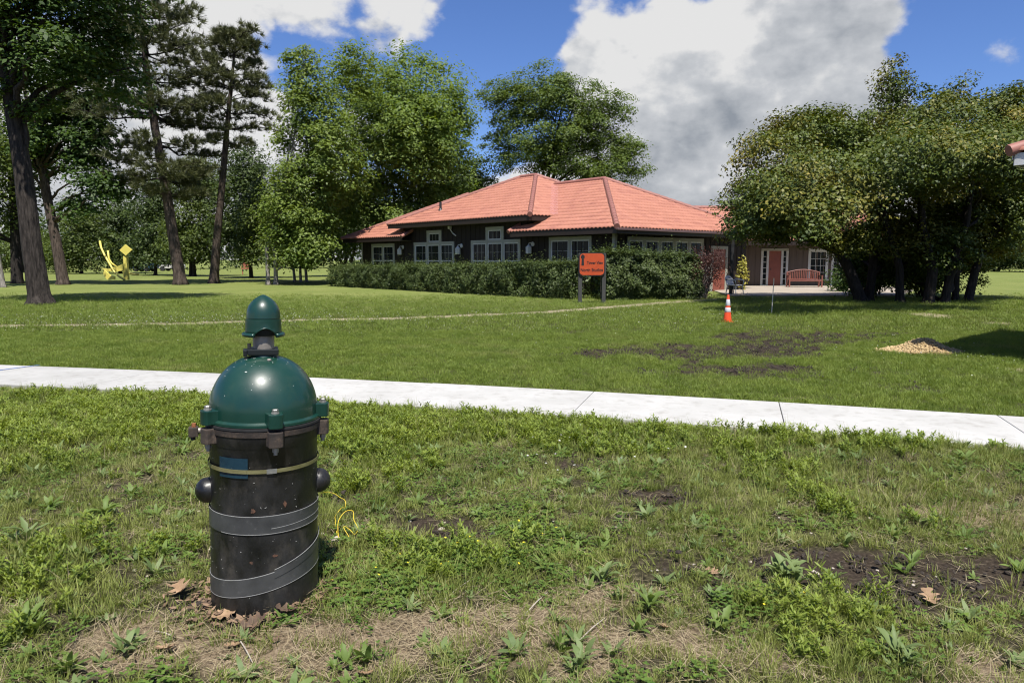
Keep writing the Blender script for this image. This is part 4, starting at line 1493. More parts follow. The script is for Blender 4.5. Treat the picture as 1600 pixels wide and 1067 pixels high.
def hedge(name, label, a, b, width, h0, h1, n, seed, lm='hedge', leaf=.075, wild=.12):
    a, b = Vector(a), Vector(b)
    r = empty(name, a)
    tag(r, label, 'hedge')
    d = b - a
    L_ = d.length
    d.normalize()
    nrmv = Vector((-d.y, d.x, 0))
    nr = np.random.RandomState(seed)
    s = nr.rand(n) * L_
    face = nr.rand(n)
    hh = h0 + (h1 - h0) * s / L_ + wild * (fbm(s, s * 0 + seed, 1.1, 4) - .5) * 2.4
    w = np.where(face < .40, -width / 2, np.where(face < .52, width / 2, (nr.rand(n) - .5) * width))
    z = np.where(face < .52, nr.rand(n) ** .85 * hh, hh)
    top = face >= .52
    ru = (fbm(s * 1.0, z * 1.0 + 3, 2.4, 3, seed) - .5) * .95
    w = w + np.where(face < .40, -ru, ru) * (~top) + nr.normal(size=n) * .06
    w = w * np.where(z > hh * .75, .93, 1) * np.where(z < .25, .88, 1)
    z = z + top * (nr.exponential(.05, n) * np.where(nr.rand(n) < .2, 2.2, .7)) + nr.normal(size=n) * .03
    z = np.clip(z, .03, None)
    C = np.array(d)[None] * s[:, None] + np.array(nrmv)[None] * w[:, None]
    C[:, 2] = z
    outw = np.array(nrmv)[None] * np.sign(w)[:, None] * (~top)[:, None] + np.array([0, 0, 1.0]) * (top[:, None] * 1.0 + .75)
    nm = outw + nr.normal(size=(n, 3)) * .6
    # loose shoots standing above the clipped top
    ns = int(L_ * 16)
    ss = nr.rand(ns) * L_
    sh = nr.exponential(.11, ns) + .04
    sw = (nr.rand(ns) - .5) * width * .9
    hb = h0 + (h1 - h0) * ss / L_ + wild * (fbm(ss, ss * 0 + seed, 1.1, 4) - .5) * 2.4
    rep = 9
    i2 = np.repeat(np.arange(ns), rep)
    tt = np.tile(np.linspace(0, 1, rep), ns)
    C3 = np.array(d)[None] * (ss[i2] + nr.normal(size=len(i2)) * .025)[:, None] + np.array(nrmv)[None] * (sw[i2] + nr.normal(size=len(i2)) * .025)[:, None]
    C3[:, 2] = hb[i2] - .04 + tt * sh[i2]
    C = np.concatenate([C, C3])
    nm = np.concatenate([nm, nr.normal(size=(len(i2), 3)) * .7 + np.array([0, 0, .5])])
    link('foliage', leaf_mesh('foliage', C, nm, leaf, leaf * .6, nr, fold=.06), LM[lm], r)
    mb = MB()
    rng = random.Random(seed)
    k = int(L_ / .22)
    for i in range(k):
        p = d * (L_ * (i + rng.random()) / k) + nrmv * rng.uniform(-.25, .25) * width
        hx = h0 + (h1 - h0) * (i / k)
        q = p + Vector((rng.uniform(-.25, .25), rng.uniform(-.25, .25), hx * rng.uniform(.6, .95)))
        mb.tube([p, p.lerp(q, .5) + Vector((rng.uniform(-.06, .06), rng.uniform(-.06, .06), 0)), q], [.018, .014, .006], 5)
    mb.build('stems', M['bark_dark'], r)
    # leafy core so that the light does not pass straight through
    core = MB()
    Mx = Matrix.Translation((0, 0, 0)) @ Matrix(((d.x, nrmv.x, 0, 0), (d.y, nrmv.y, 0, 0), (0, 0, 1, 0), (0, 0, 0, 1)))
    m2 = int(n * .35)
    s2 = nr.rand(m2) * (L_ - .2) + .1
    C2 = np.array(d)[None] * s2[:, None] + np.array(nrmv)[None] * ((nr.rand(m2) - .5) * width * .8)[:, None]
    C2[:, 2] = .1 + nr.rand(m2) * (h0 + (h1 - h0) * s2 / L_ - .15)
    link('inner_foliage', leaf_mesh('inner_foliage', C2, nr.normal(size=(m2, 3)), leaf * 1.7, leaf * 1.2, nr), LM[lm], r)
    return r


ha, hb = G(512, 447), G(893, 469)
off = Vector((.752, .658, 0)) * .75
hedge('clipped_hedge', 'long clipped dark green hedge below the house windows, left of the sign', ha + off, hb + off, 1.5, 1.06, 1.42, 60000, 3)
hc, hd = Vector((3.35, 28.0, 0)), Vector((7.35, 29.3, 0))
hedge('shaggy_hedge', 'taller shaggy hedge in front of the house corner, right of the sign', hc, hd, 1.7, 1.74, 1.58, 34000, 4, wild=.22, leaf=.085)


def shrub(name, label, c, rx, rz, n, lm, seed, leaf=.09, cat='shrub', stems=14, bm='bark'):
    c = Vector(c)
    r = empty(name, c)
    tag(r, label, cat)
    nr = np.random.RandomState(seed)
    ctr = nr.normal(size=(40, 3))
    ctr /= np.linalg.norm(ctr, axis=1, keepdims=True)
    ctr = ctr * (.55 + .45 * nr.rand(40, 1)) * np.array([rx * .75, rx * .75, rz * .48]) + np.array([0, 0, rz * .56])
    i = nr.randint(0, 40, n)
    C = ctr[i] + nr.normal(size=(n, 3)) * rx * .2
    C = C[C[:, 2] > .03]
    n = len(C)
    link('foliage', leaf_mesh('foliage', C, nr.normal(size=(n, 3)) + np.array([0, 0, .7]), leaf, leaf * .6, nr), LM[lm], r)
    mb = MB()
    rng = random.Random(seed)
    for k in range(stems):
        q = Vector(ctr[k])
        p = Vector((rng.uniform(-.2, .2) * rx, rng.uniform(-.2, .2) * rx, 0))
        mb.tube([p, p.lerp(q, .5) + Vector((rng.uniform(-.1, .1), 0, .1)), q], [.03, .02, .007], 5)
    mb.build('stems', M[bm], r)
    return r


g = G(1102, 468)
shrub('purple_shrub', 'purple brown leafed shrub with bare stems at the right end of the hedge', (g.x + .1, 29.0, 0), 1.0, 1.95, 4200, 'purple', 71, leaf=.07, stems=34, bm='bark_birch')
shrub('sunlit_shrub', 'small shrub beside the patio chair, sunlight put into its yellow leaf colour', (11.75, 36.0, 0), .34, 1.75, 420, 'yellow', 72, leaf=.13)
for i_, (x_, y_, rx_, h_, lab_) in enumerate(((14.6, 29.3, 1.2, 2.3, 'tall shaded shrub behind the leftmost maple trunks'), (17.2, 29.6, 1.3, 2.5, 'shaded thicket shrub behind the middle maple trunks'), (16.0, 31.0, 1.2, 2.2, 'shaded bush between the maple trunks and patio'))):
    shrub('shaded_shrub', lab_, (x_, y_, 0), rx_, h_, 5200, 'maple', 80 + i_, leaf=.13)
shrub('low_shrub', 'dark low shrub at the foot of the maple by the bench', (16.2, 34.6, 0), 1.1, 1.1, 2600, 'maple', 73, leaf=.11)

# ------------------------------------------------------------------ sign


def text_mesh(s, size, name):
    cu = bpy.data.curves.new(name, 'FONT')
    cu.body = s
    cu.size = size
    cu.align_x = 'CENTER'
    cu.align_y = 'CENTER'
    cu.extrude = 0.004
    cu.offset = 0.0035
    cu.space_character = 1.0
    o = bpy.data.objects.new(name, cu)
    COL.objects.link(o)
    dg = bpy.context.evaluated_depsgraph_get()
    me = bpy.data.meshes.new_from_object(o.evaluated_get(dg))
    bpy.data.objects.remove(o)
    return me


def build_sign():
    b = G(924, 474)
    r = empty('board_sign', (b.x, b.y, 0), 0.02)
    tag(r, 'orange rounded sign with black lettering on two grey posts before the hedge', 'sign')
    k = b.y / FOC
    w, h = 40.5 * k, 36 * k
    zc = at(924, 413, b.y).z
    for x, d in ((-17.5 * k, .03), (19.5 * k, .03)):
        MB().box((x - .07, .04, -.2), (x + .07, .17, zc + h * .5 - .02)).build('post', M['post'], r, bevel=.012)

    def rr(w, h, c, n=7):
        pts = []
        for cx, cy, a0 in ((w / 2 - c, h / 2 - c, 0), (-w / 2 + c, h / 2 - c, 90), (-w / 2 + c, -h / 2 + c, 180), (w / 2 - c, -h / 2 + c, 270)):
            for i in range(n):
                a = rad(a0 + 90 * i / (n - 1))
                pts.append((cx + c * math.cos(a), cy + c * math.sin(a)))
        return pts
    Rm = Matrix.Translation((0, 0, zc)) @ Matrix.Rotation(math.pi / 2, 4, 'X')
    bd = MB().prism(rr(w, h, .15), .05, Rm @ Matrix.Translation((0, 0, -.035))).build('sign_board', M['ink'], r)
    MB().prism(rr(w - .06, h - .06, .13), .008, Rm @ Matrix.Translation((0, 0, .016))).build('sign_face', M['sign'], bd)

    def put(me, x, z, m, nm, width):
        o = link(nm, me, m, bd)
        xs = [v.co.x for v in me.vertices]
        k_ = width / (max(xs) - min(xs))
        o.matrix_local = Rm @ Matrix.Translation((x, z, .026)) @ Matrix.Diagonal((k_, 1, 1, 1))
    put(text_mesh('Tower View', .148, 't1'), w * .115, h * .06, M['ink'], 'lettering', w * .63)
    put(text_mesh('North Studios', .158, 't2'), -.005, -h * .25, M['ink'], 'lettering', w * .86)
    # tower emblem
    t = MB()
    x0, z0 = -w * .355, h * .17
    T = Rm @ Matrix.Translation((x0, z0, .026))
    s = h * .44
    t.prism([(-.13 * s, -.5 * s), (.13 * s, -.5 * s), (.10 * s, .18 * s), (-.10 * s, .18 * s)], .004, T)
    t.prism([(-.17 * s, .2 * s), (.17 * s, .2 * s), (.19 * s, .42 * s), (-.19 * s, .42 * s)], .004, T)
    t.prism([(-.16 * s, .44 * s), (.16 * s, .44 * s), (.0, .58 * s)], .004, T)
    t.build('tower_emblem', M['ink'], bd)


build_sign()

# ------------------------------------------------------------------ traffic cone, stake, patio furniture


def build_cone():
    b = G(1136.5, 503)
    r = empty('traffic_cone', b)
    tag(r, 'orange traffic cone with two white bands on the lawn', 'traffic cone')
    h = .70
    R = lambda z: .108 + (.026 - .108) * (z / h)
    mb = MB().lathe([(R(.02), .02), (R(h), h - .01), (R(h) * .8, h), (R(h) * .6, h), (R(h) * .6, h - .05)], 28)
    mb.build('cone_body', M['cone'], r, smooth=True, angle=rad(40))
    MB().box((-.135, -.135, 0), (.135, .135, .022)).build('base', M['cone'], r, bevel=.012)
    for z0, z1 in ((.26, .37), (.42, .58)):
        MB().lathe([(R(z0) + .002, z0), (R(z0) + .004, z0 + .003), (R(z1) + .004, z1 - .003), (R(z1) + .002, z1)], 28).build('reflective_band', M['reflect'], r, smooth=True)


build_cone()
b = G(1205.5, 491)
st = MB()
st.box((-.010, -.008, -.1), (.010, .008, 1.04))
st.add([(-.010, -.008, 1.04), (.010, -.008, 1.04), (.010, .008, 1.04), (-.010, .008, 1.04), (0, 0, 1.07)], [(0, 1, 4), (1, 2, 4), (2, 3, 4), (3, 0, 4)])
o = st.build('survey_stake', M['stake'], loc=b)
o.rotation_euler = (.02, .015, .3)
tag(o, 'thin pale wooden stake upright in the lawn right of the cone', 'stake')


def build_chair():
    c = G(1156, 463)
    r = empty('patio_chair', (c.x, 31.3, .05), rad(35))
    tag(r, 'white plastic garden armchair at the near edge of the patio', 'chair')
    mb = MB()
    for sx in (-1, 1):
        for sy in (-1, 1):
            L_ = MB()
            L_.tube([(sx * .23, sy * .22, .40), (sx * .27, sy * .27, 0)], [.026, .020], 8)
            L_.build('leg', M['plastic'], r)
        a = MB()
        a.tube([(sx * .26, -.24, .40), (sx * .29, -.24, .62), (sx * .29, -.10, .65), (sx * .28, .22, .68)], .024, 8)
        a.build('armrest', M['plastic'], r, smooth=True)
    s = MB()
    s.box((-.25, -.25, .39), (.25, .24, .425))
    s.build('seat', M['plastic'], r, bevel=.012)
    bk = MB()
    n = 9
    pr = []
    for i in range(n):
        t = i / (n - 1)
        pr.append((-.25 + .5 * t, .42 + .42 * math.sin(math.pi * (.18 + .64 * t)) ** .7))
    vs, fs = [], []
    for j, (x, zt) in enumerate(pr):
        cy = .24 + .05 * (1 - (x / .25) ** 2)
        vs += [(x, cy, .44), (x, cy + .10, zt), (x, cy + .03, .44), (x, cy + .13, zt)]
    for j in range(n - 1):
        a, b_ = j * 4, j * 4 + 4
        fs += [(a, b_, b_ + 1, a + 1), (a + 2, a + 3, b_ + 3, b_ + 2), (a + 1, b_ + 1, b_ + 3, a + 3), (a, a + 2, b_ + 2, b_)]
    fs += [(0, 1, 3, 2), ((n - 1) * 4, (n - 1) * 4 + 2, (n - 1) * 4 + 3, (n - 1) * 4 + 1)]
    bk.add(vs, fs)
    bk.build('backrest', M['plastic'], r)


build_chair()


def build_bench():
    x0 = at(1252, 440, 40).x
    r = empty('garden_bench', (x0, 39.6, .05), rad(-4))
    tag(r, 'red brown wooden slatted bench with arched back on the patio', 'bench')
    W2 = .88
    for sx in (-1, 1):
        for y, h in ((-.24, .62), (.24, .85)):
            MB().box((sx * W2 - .035, y - .035, 0), (sx * W2 + .035, y + .035, h)).build('leg', M['bench'], r)
        MB().box((sx * W2 - .04, -.28, .62), (sx * W2 + .04, .2, .655)).build('armrest', M['bench'], r)
    for k in range(5):
        y = -.24 + k * .11
        MB().box((-W2 + .036, y - .04, .40), (W2 - .036, y + .04, .425)).build('seat_slat', M['bench'], r)
    MB().box((-W2 + .036, -.265, .32), (W2 - .036, -.225, .385)).build('seat_rail', M['bench'], r)
    pts = []
    for i in range(13):
        t = -1 + 2 * i / 12
        pts.append((t * (W2 - .036), .24, .82 + .14 * math.cos(t * math.pi / 2)))
    MB().tube(pts, .036, 6).build('top_rail', M['bench'], r)
    for k in range(17):
        x = -W2 + .1 + k * (2 * W2 - .2) / 16
        h = .80 + .14 * math.cos(x / W2 * math.pi / 2)
        MB().box((x - .022, .228, .46), (x + .022, .252, h)).build('back_slat', M['bench'], r)
    MB().box((-W2 + .036, .22, .425), (W2 - .036, .26, .47)).build('lower_rail', M['bench'], r)


build_bench()
pp = at(1145, 460, 31.5)
mb = MB().box((-.07, -.07, 0), (.07, .07, 2.5))
o = mb.build('timber_post', M['black'], loc=(pp.x, 31.8, 0), bevel=.01)
tag(o, 'dark upright timber post beside the white patio chair', 'post')

# ------------------------------------------------------------------ yellow sculpture and far odds and ends


def build_sculpture():
    Y = 53.0
    c = at(180, 430, Y)
    r = empty('yellow_sculpture', (c.x, Y, 0))
    tag(r, 'bright yellow abstract steel sculpture with diamond top on the far lawn', 'sculpture')
    P = lambda px, py, dy=0.0: at(px, py, Y + dy) - Vector((c.x, Y, 0))

    def plate(name, pts, th=.08, dy=0.0, rz=0.0):
        mb = MB()
        V = [P(x, y, dy) for x, y in pts]
        n = len(V)
        cen = sum(V, Vector()) / n
        Rz = Matrix.Rotation(rz, 3, 'Z')
        V = [cen + Rz @ (v - cen) for v in V]
        t = Rz @ Vector((0, th, 0))
        mb.add(V + [v + t for v in V], [tuple(range(n)), tuple(reversed(range(n, 2 * n)))] + [(i, n + i, n + (i + 1) % n, (i + 1) % n) for i in range(n)])
        return mb.build(name, M['yellow'], r)

    def arc(name, pts, rr, dy0=0, dy1=0):
        mb = MB()
        n = len(pts)
        mb.tube([P(x, y, dy0 + (dy1 - dy0) * i / (n - 1)) for i, (x, y) in enumerate(pts)], rr, 8)
        mb.build(name, M['yellow'], r, smooth=True)
    plate('mast', [(192.5, 400), (197.3, 400), (199.2, 437.5), (193, 437), (191.8, 420)], .3)
    plate('diamond_plate', [(186.5, 391), (195.5, 382), (206, 390.5), (196.5, 399.5)], .1, -.1)
    arc('curved_bar', [(156, 377), (158, 387), (163, 398), (170, 410), (178, 424), (186, 432), (195, 437.5)], .075, .3, -.8)
    arc('curved_bar', [(168.5, 391.5), (170, 404), (174, 411), (182, 417)], .07, .2, .1)
    arc('curved_bar', [(198, 425.5), (207, 428.5), (217, 428.8)], .065, .3, .4)
    plate('bowl_plate', [(160, 419), (172, 420), (181, 417), (192, 412), (190, 423), (180, 424.5), (168, 424)], .12, -.25, .3)
    plate('half_disc_plate', [(161.5, 422), (160.3, 428), (162.5, 433), (167, 437), (180, 436.5), (180, 432), (172, 430)], .12, .1, -.2)


build_sculpture()


def car(name, label, px, Y, paint, L_=4.2):
    c = at(px, 425, Y)
    r = empty(name, (c.x, Y, 0), 0)
    tag(r, label, 'car')
    body = [(-L_ / 2, .35), (-L_ / 2, .80), (-L_ / 2 + .9, .92), (-L_ / 2 + 1.5, 1.45), (L_ / 2 - 1.1, 1.5), (L_ / 2 - .35, .95), (L_ / 2, .85), (L_ / 2, .35)]
    MB().prism(body, 1.7, Matrix.Translation((0, .85, 0)) @ Matrix.Rotation(math.pi / 2, 4, 'X')).build('body', paint, r, bevel=.06)
    g = [(-L_ / 2 + 1.1, .95), (-L_ / 2 + 1.58, 1.38), (L_ / 2 - 1.15, 1.42), (L_ / 2 - .65, .97)]
    MB().prism(g, 1.73, Matrix.Translation((0, .865, 0)) @ Matrix.Rotation(math.pi / 2, 4, 'X')).build('side_window', M['glass'], r)
    for sx in (-L_ / 2 + .8, L_ / 2 - .8):
        for y in (-.87, .65):
            MB().tube([(sx, y, .33), (sx, y + .22, .33)], .33, 18).build('wheel', M['tyre'], r)


car('parked_car', 'dark blue parked car far off between the sculpture and the pines', 226, 92, M['blue_car'], 3.0)
car('parked_car', 'pale parked car far off just left of the big pine trunk', 268, 96, M['white_car'], 3.2)
rp = at(386, 422, 74)
o = MB().box((-.55, -.1, .55), (.55, .1, 2.15)).box((-.50, -.05, -.1), (-.40, .05, .55)).box((.40, -.05, -.1), (.50, .05, .55)).build('rust_panel', M['rust_panel'], loc=(rp.x, 74, 0))
o.rotation_euler.z = .2
tag(o, 'rust red upright panel on legs among the far trees', 'panel')

# ------------------------------------------------------------------ the well head in front


def enamel(name, c1, c2, wear=(0.45, 0.47, 0.44), rough=.30, coat=.35, chip=(.735, .76), bump=.08):
    """glossy brushed paint with chips, scuffs and bird-lime specks"""
    m = pmat(name, c1, c2, scale=5, rough=rough, rough2=rough + .14, bump=bump, bscale=70, spec=.5, coat=coat, c3=wear, s3=55, t3=chip, dist=.002)
    return m


M['green'] = enamel('green_enamel_mat', (0.0022, 0.027, 0.0178), (0.0036, 0.037, 0.0245), wear=(.08, .14, .12), rough=.33, chip=(.74, .80))
M['casing'] = pmat('black_casing_mat', (0.0045, 0.0046, 0.0048), (0.0195, 0.0190, 0.0183), scale=10, rough=.32, rough2=.58, bump=.25, bscale=90, stretch=(1.1, 1.1, .7), c3=(0.068, 0.060, 0.050), s3=9, t3=(.54, .86), dist=.004)
M['iron'] = pmat('cast_iron_mat', (0.018, 0.0145, 0.012), (0.055, 0.040, 0.030), scale=14, rough=.75, bump=.5, bscale=80, c3=(0.095, 0.066, 0.045), s3=30, t3=(.52, .72), dist=.003)
M['rust_soft'] = pmat('soft_rust_mat', (0.035, 0.022, 0.016), (0.13, 0.06, 0.032), scale=60, rough=.85)
M['rubber'] = pmat('gasket_mat', (0.010, 0.010, 0.010), (0.02, 0.02, 0.02), scale=20, rough=.7)
M['rust'] = pmat('rust_mat', (0.22, 0.075, 0.028), (0.32, 0.12, 0.05), scale=40, rough=.9, bump=.4)
M['steel'] = pmat('dull_steel_mat', (0.20, 0.18, 0.155), (0.36, 0.33, 0.29), scale=18, rough=.45, metallic=.35, bump=.15, stretch=(1, 1, .4))
M['bolt'] = pmat('bolt_mat', (0.20, 0.20, 0.18), (0.34, 0.34, 0.31), scale=30, rough=.45, metallic=.6)
M['brass'] = pmat('strap_mat', (0.21, 0.195, 0.085), (0.33, 0.31, 0.16), scale=16, rough=.36, metallic=.55, stretch=(1, 1, 3))
M['tag'] = pmat('blue_tag_mat', (0.004, 0.021, 0.036), (0.009, 0.034, 0.052), scale=30, rough=.4, c3=(.35, .38, .38), s3=70, t3=(.68, .73))
M['tape'] = pmat('grey_tape_mat', (0.032, 0.0335, 0.035), (0.064, 0.066, 0.067), scale=6, rough=.30, rough2=.5, bump=.12, bscale=30, spec=.5, c3=(.10, .10, .10), s3=40, t3=(.60, .8), dist=.003)
M['tape_edge'] = pmat('tape_edge_mat', (0.22, 0.22, 0.215), (0.32, 0.32, 0.31), scale=30, rough=.5)
M['wire'] = pmat('yellow_wire_mat', (0.62, 0.46, 0.03), (0.7, 0.52, 0.05), scale=10, rough=.45)
M['dark_paint'] = pmat('dark_green_black_mat', (0.004, 0.006, 0.006), (0.008, 0.011, 0.010), scale=12, rough=.45)
M['speck'] = pmat('lime_speck_mat', (0.5, 0.5, 0.47), (0.6, 0.6, 0.56), scale=10, rough=.9)


def build_well():
    rz = math.atan2(-WELL.x, WELL.y)          # local -y looks at the camera, +x to the right
    r = empty('well_head', WELL, rz)
    r.rotation_euler.y = rad(1.75)
    tag(r, 'black steel well casing with green domed cap and vent standing in rough grass', 'well head')
    R = .240
    rng = random.Random(5)
    D = lambda a: Vector((math.sin(a), -math.cos(a), 0))
    zf = lambda py, yy=2.985: at(415, py, yy).z
    # casing
    prof = [(R + .002, -.25), (R + .002, .0), (R - .001, .4), (R - .003, .775), (R + .006, .79), (R + .008, .84)]
    MB().lathe(prof, 72).build('casing', M['casing'], r, smooth=True, angle=rad(50))
    # lower flange ring, gasket, dome
    MB().lathe([(R + .004, .826), (R + .012, .831), (R + .014, .854), (R + .006, .858)], 72).build('flange_ring', M['iron'], r, smooth=True, angle=rad(40))
    MB().lathe([(R + .004, .858), (R + .016, .860), (R + .016, .870), (R + .004, .872)], 72).build('gasket', M['rubber'], r, smooth=True, angle=rad(40))
    z0, zt = .872, 1.164
    pr = [(R + .002, z0), (R + .012, z0 + .002), (R + .012, z0 + .013), (R + .005, z0 + .018), (R - .0005, z0 + .022)]
    n = 22
    for i in range(n + 1):
        a = math.pi / 2 * i / n
        rr = (R - .001) * math.cos(a) ** .90 if i < n else 0
        zz_ = z0 + .040 + (zt - z0 - .040) * math.sin(a) ** 1.02
        if rr < .058:
            rr = .058
        pr.append((rr, zz_))
        if rr <= .058:
            break
    pr += [(.056, zt + .004), (0, zt + .004)]
    dome = MB().lathe(pr, 96).build('dome', M['green'], r, smooth=True, angle=rad(35))
    # small filler plug and raised specks of lime on the dome
    MB().lathe([(.010, 0), (.010, .008), (.007, .011), (0, .0115)], 14, Matrix.Translation(D(rad(14)) * .090 + Vector((0, 0, zt - .020)))).build('plug', M['steel'], dome, smooth=True)
    sp = MB()
    for k in range(42):
        a = rng.uniform(-1.35, 1.35)
        t = rng.uniform(.1, 1.0) ** .8
        el = rad(8 + 70 * t)
        rr = (R - .0005) * math.cos(el) ** .90
        zz_ = z0 + .040 + (zt - z0 - .040) * math.sin(el) ** 1.02
        nrm = (D(a) * math.cos(el) + Vector((0, 0, math.sin(el)))).normalized()
        p = D(a) * rr + Vector((0, 0, zz_))
        q = nrm.to_track_quat('Z', 'Y').to_matrix().to_4x4()
        s = rng.uniform(.0005, .0014) * (2.0 if rng.random() < .06 else 1)
        st_ = rng.uniform(1, 2.6)
        sp.prism([(s * math.cos(i * 1.05) * st_, s * math.sin(i * 1.05)) for i in range(6)], .0012, Matrix.Translation(p) @ q @ Matrix.Rotation(rng.uniform(0, 3), 4, 'Z'))
    sp.build('lime_specks', M['speck'], dome)
    # four bolted lugs
    for a_deg in (9, 81, 153, -63, -135):
        a = rad(a_deg)
        d = D(a)
        side = Vector((d.y, -d.x, 0))
        q = Matrix(((side.x, d.x, 0, 0), (side.y, d.y, 0, 0), (0, 0, 1, 0), (0, 0, 0, 1)))

        def lug(z_a, z_b, mname, nm, w=.037, out=.052):
            poly = [(-w * 1.5, R - .03), (-w * 1.15, R + .004), (-w, R + .018)]
            for i in range(9):
                t = math.pi * (1 - i / 8)
                poly.append((w * math.cos(t), R + out - w * .45 + w * .45 * math.sin(t)))
            poly += [(w, R + .018), (w * 1.15, R + .004), (w * 1.5, R - .03)]
            return MB().prism(poly, z_b - z_a, Matrix.Translation((0, 0, z_a)) @ q).build(nm, M[mname], r, bevel=.004)
        up = lug(.874, .938, 'green', 'cap_lug', w=.031)
        lo = lug(.790, .858, 'iron', 'flange_lug', w=.031)
        c = d * (R + .024)
        MB().lathe([(.017, .937), (.017, .943)], 16, Matrix.Translation(c)).build('washer', M['bolt'], up)
        MB().lathe([(.0135, .943), (.0135, .955), (.011, .958)], 6, Matrix.Translation(c)).build('bolt', M['bolt'], up)
        MB().lathe([(.0135, .767), (.0135, .789)], 6, Matrix.Translation(c)).build('nut', M['steel'], lo)
        MB().lathe([(.0085, .755), (.0085, .769)], 10, Matrix.Translation(c)).build('bolt_end', M['steel'], lo)
    # set screw sticking out on the left
    a = rad(-93)
    d = D(a)
    mb = MB()
    mb.tube([d * (R - .01) + Vector((0, 0, .818)), d * (R + .055) + Vector((0, 0, .818))], .0135, 12)
    ro = mb.build('side_pipe', M['steel'], r, smooth=True, angle=rad(40))
    e = d * (R + .062) + Vector((0, 0, .816))
    MB().box(e + Vector((-.022, -.022, -.024)), e + Vector((.018, .022, .020))).build('square_plug', M['iron'], ro, bevel=.004)
    MB().tube([e + Vector((0, 0, .02)), e + Vector((0, 0, .036))], .010, 8).build('rusty_stud', M['rust'], ro)
    MB().tube([e + Vector((-.004, 0, -.040)), e + Vector((-.004, 0, -.02))], .011, 8).build('lower_stud', M['rubber'], ro)
    # lifting knobs
    for a_deg, z in ((-88, .545), (91, .548)):
        d = D(rad(a_deg))
        c = d * (R + .004) + Vector((0, 0, z))
        q = d.to_track_quat('Z', 'Y').to_matrix().to_4x4()
        pr = [(.058, -.03), (.058, .0)] + [(.058 * math.cos(t), .005 + .052 * math.sin(t)) for t in np.linspace(.05, math.pi / 2, 9)]
        pr[-1] = (0, pr[-1][1])
        MB().lathe(pr, 28, Matrix.Translation(c) @ q).build('lifting_knob', M['casing'], r, smooth=True, angle=rad(50))

    def band(nm, zc, hgt, rr, mat, a0=-180, a1=180, z_fn=None, th=.0015, par=None):
        n_ = max(8, int(abs(a1 - a0) / 4))
        V, Fc = [], []
        for i in range(n_ + 1):
            a = rad(a0 + (a1 - a0) * i / n_)
            z = zc + (z_fn(math.degrees(a)) if z_fn else 0)
            d = D(a)
            for (q_, zz_) in ((rr, z - hgt / 2), (rr + th, z - hgt / 2), (rr + th, z + hgt / 2), (rr, z + hgt / 2)):
                V.append(d * q_ + Vector((0, 0, zz_)))
        for i in range(n_):
            b, c = i * 4, i * 4 + 4
            Fc += [(b, c, c + 1, b + 1), (b + 1, c + 1, c + 2, b + 2), (b + 2, c + 2, c + 3, b + 3)]
        mb = MB().add(V, Fc)
        return mb.build(nm, mat, par or r, smooth=True, angle=rad(40))
    zs = zf(737)
    st = band('strap', zs, .017, R + .004, M['brass'])
    band('strap_clip', zs, .021, R + .0062, M['bolt'], 1, 11, par=st)
    # identification tag behind the strap
    tg = band('identification_tag', zf(734) + .005, .088, R + .0012, M['tag'], -51, -17.5, th=.0016)
    band('tag_strap', zs, .015, R + .0070, M['brass'], -50, -18.5, par=tg)
    z1 = (zf(807) + zf(835)) / 2
    h1 = zf(807) - zf(835)
    t1 = band('tape_band', z1, h1, R + .0015, M['tape'], th=.0018)
    band('tape_edge', z1 + h1 / 2, .0025, R + .0024, M['tape_edge'], -178, 178, par=t1)
    band('tape_edge', z1 - h1 / 2 + .001, .0022, R + .0024, M['tape_edge'], -50, 178, par=t1)
    band('tape_crease', z1 - h1 * .22, .0018, R + .0026, M['tape_edge'], 5, 120, z_fn=lambda a: .010 * math.sin(a * .02), par=t1)
    z2 = (zf(899) + zf(923)) / 2
    h2 = (zf(897) - zf(923)) * 1.05
    tilt = lambda a: .048 * math.sin(rad(min(max(a, -90), 90)))
    t2 = band('tape_band', z2, h2, R + .0015, M['tape'], z_fn=tilt, th=.0018)
    band('tape_edge', z2 + h2 / 2, .0028, R + .0024, M['tape_edge'], -95, 95, z_fn=tilt, par=t2)
    band('tape_edge', z2 - h2 / 2 + .001, .0022, R + .0024, M['tape_edge'], -95, 95, z_fn=tilt, par=t2)
    tl2 = lambda a: tilt(a) + .016 + .0005 * a
    band('tape_end', z2 + .012, h2 * .5, R + .0034, M['tape'], 8, 95, z_fn=tl2, th=.0018, par=t2)
    band('tape_edge', z2 + .012 + h2 * .25, .0026, R + .0052, M['tape_edge'], 8, 95, z_fn=tl2, par=t2)
    # rust spots on the casing
    for a_deg, py, w, h in ((20, 792, .014, .024), (-13, 798, .016, .022), (9, 870, .022, .012), (-15, 878, .014, .012)):
        a = rad(a_deg)
        d = D(a)
        zc = zf(py)
        q = d.to_track_quat('Z', 'Y').to_matrix().to_4x4()
        poly = []
        for i in range(14):
            t = 2 * math.pi * i / 14
            k = rng.uniform(.55, 1.15)
            poly.append((w * .6 * k * math.cos(t), h * .6 * k * math.sin(t)))
        rs = MB().prism(poly, .0022, Matrix.Translation(d * (R - .0012) + Vector((0, 0, zc))) @ q)
        rs.build('rust_spot', M['rust_soft'], r)
    sp = MB()
    for k in range(120):
        a = rng.uniform(-1.5, 1.5)
        z = rng.uniform(.0, .74)
        d = D(a)
        q = d.to_track_quat('Z', 'Y').to_matrix().to_4x4()
        s = rng.uniform(.0003, .0008)
        st_ = rng.choice((1, 1, 2, 4, 7))
        sp.prism([(s * math.cos(i * 1.05) * st_, s * math.sin(i * 1.05)) for i in range(6)], .0008, Matrix.Translation(d * (R + .0003) + Vector((0, 0, z))) @ q @ Matrix.Rotation(rng.uniform(0, 3), 4, 'Z'))
    sp.build('lime_specks', M['speck'], r)
    # neck: square clamp, pipe, vent cap
    cl = MB()
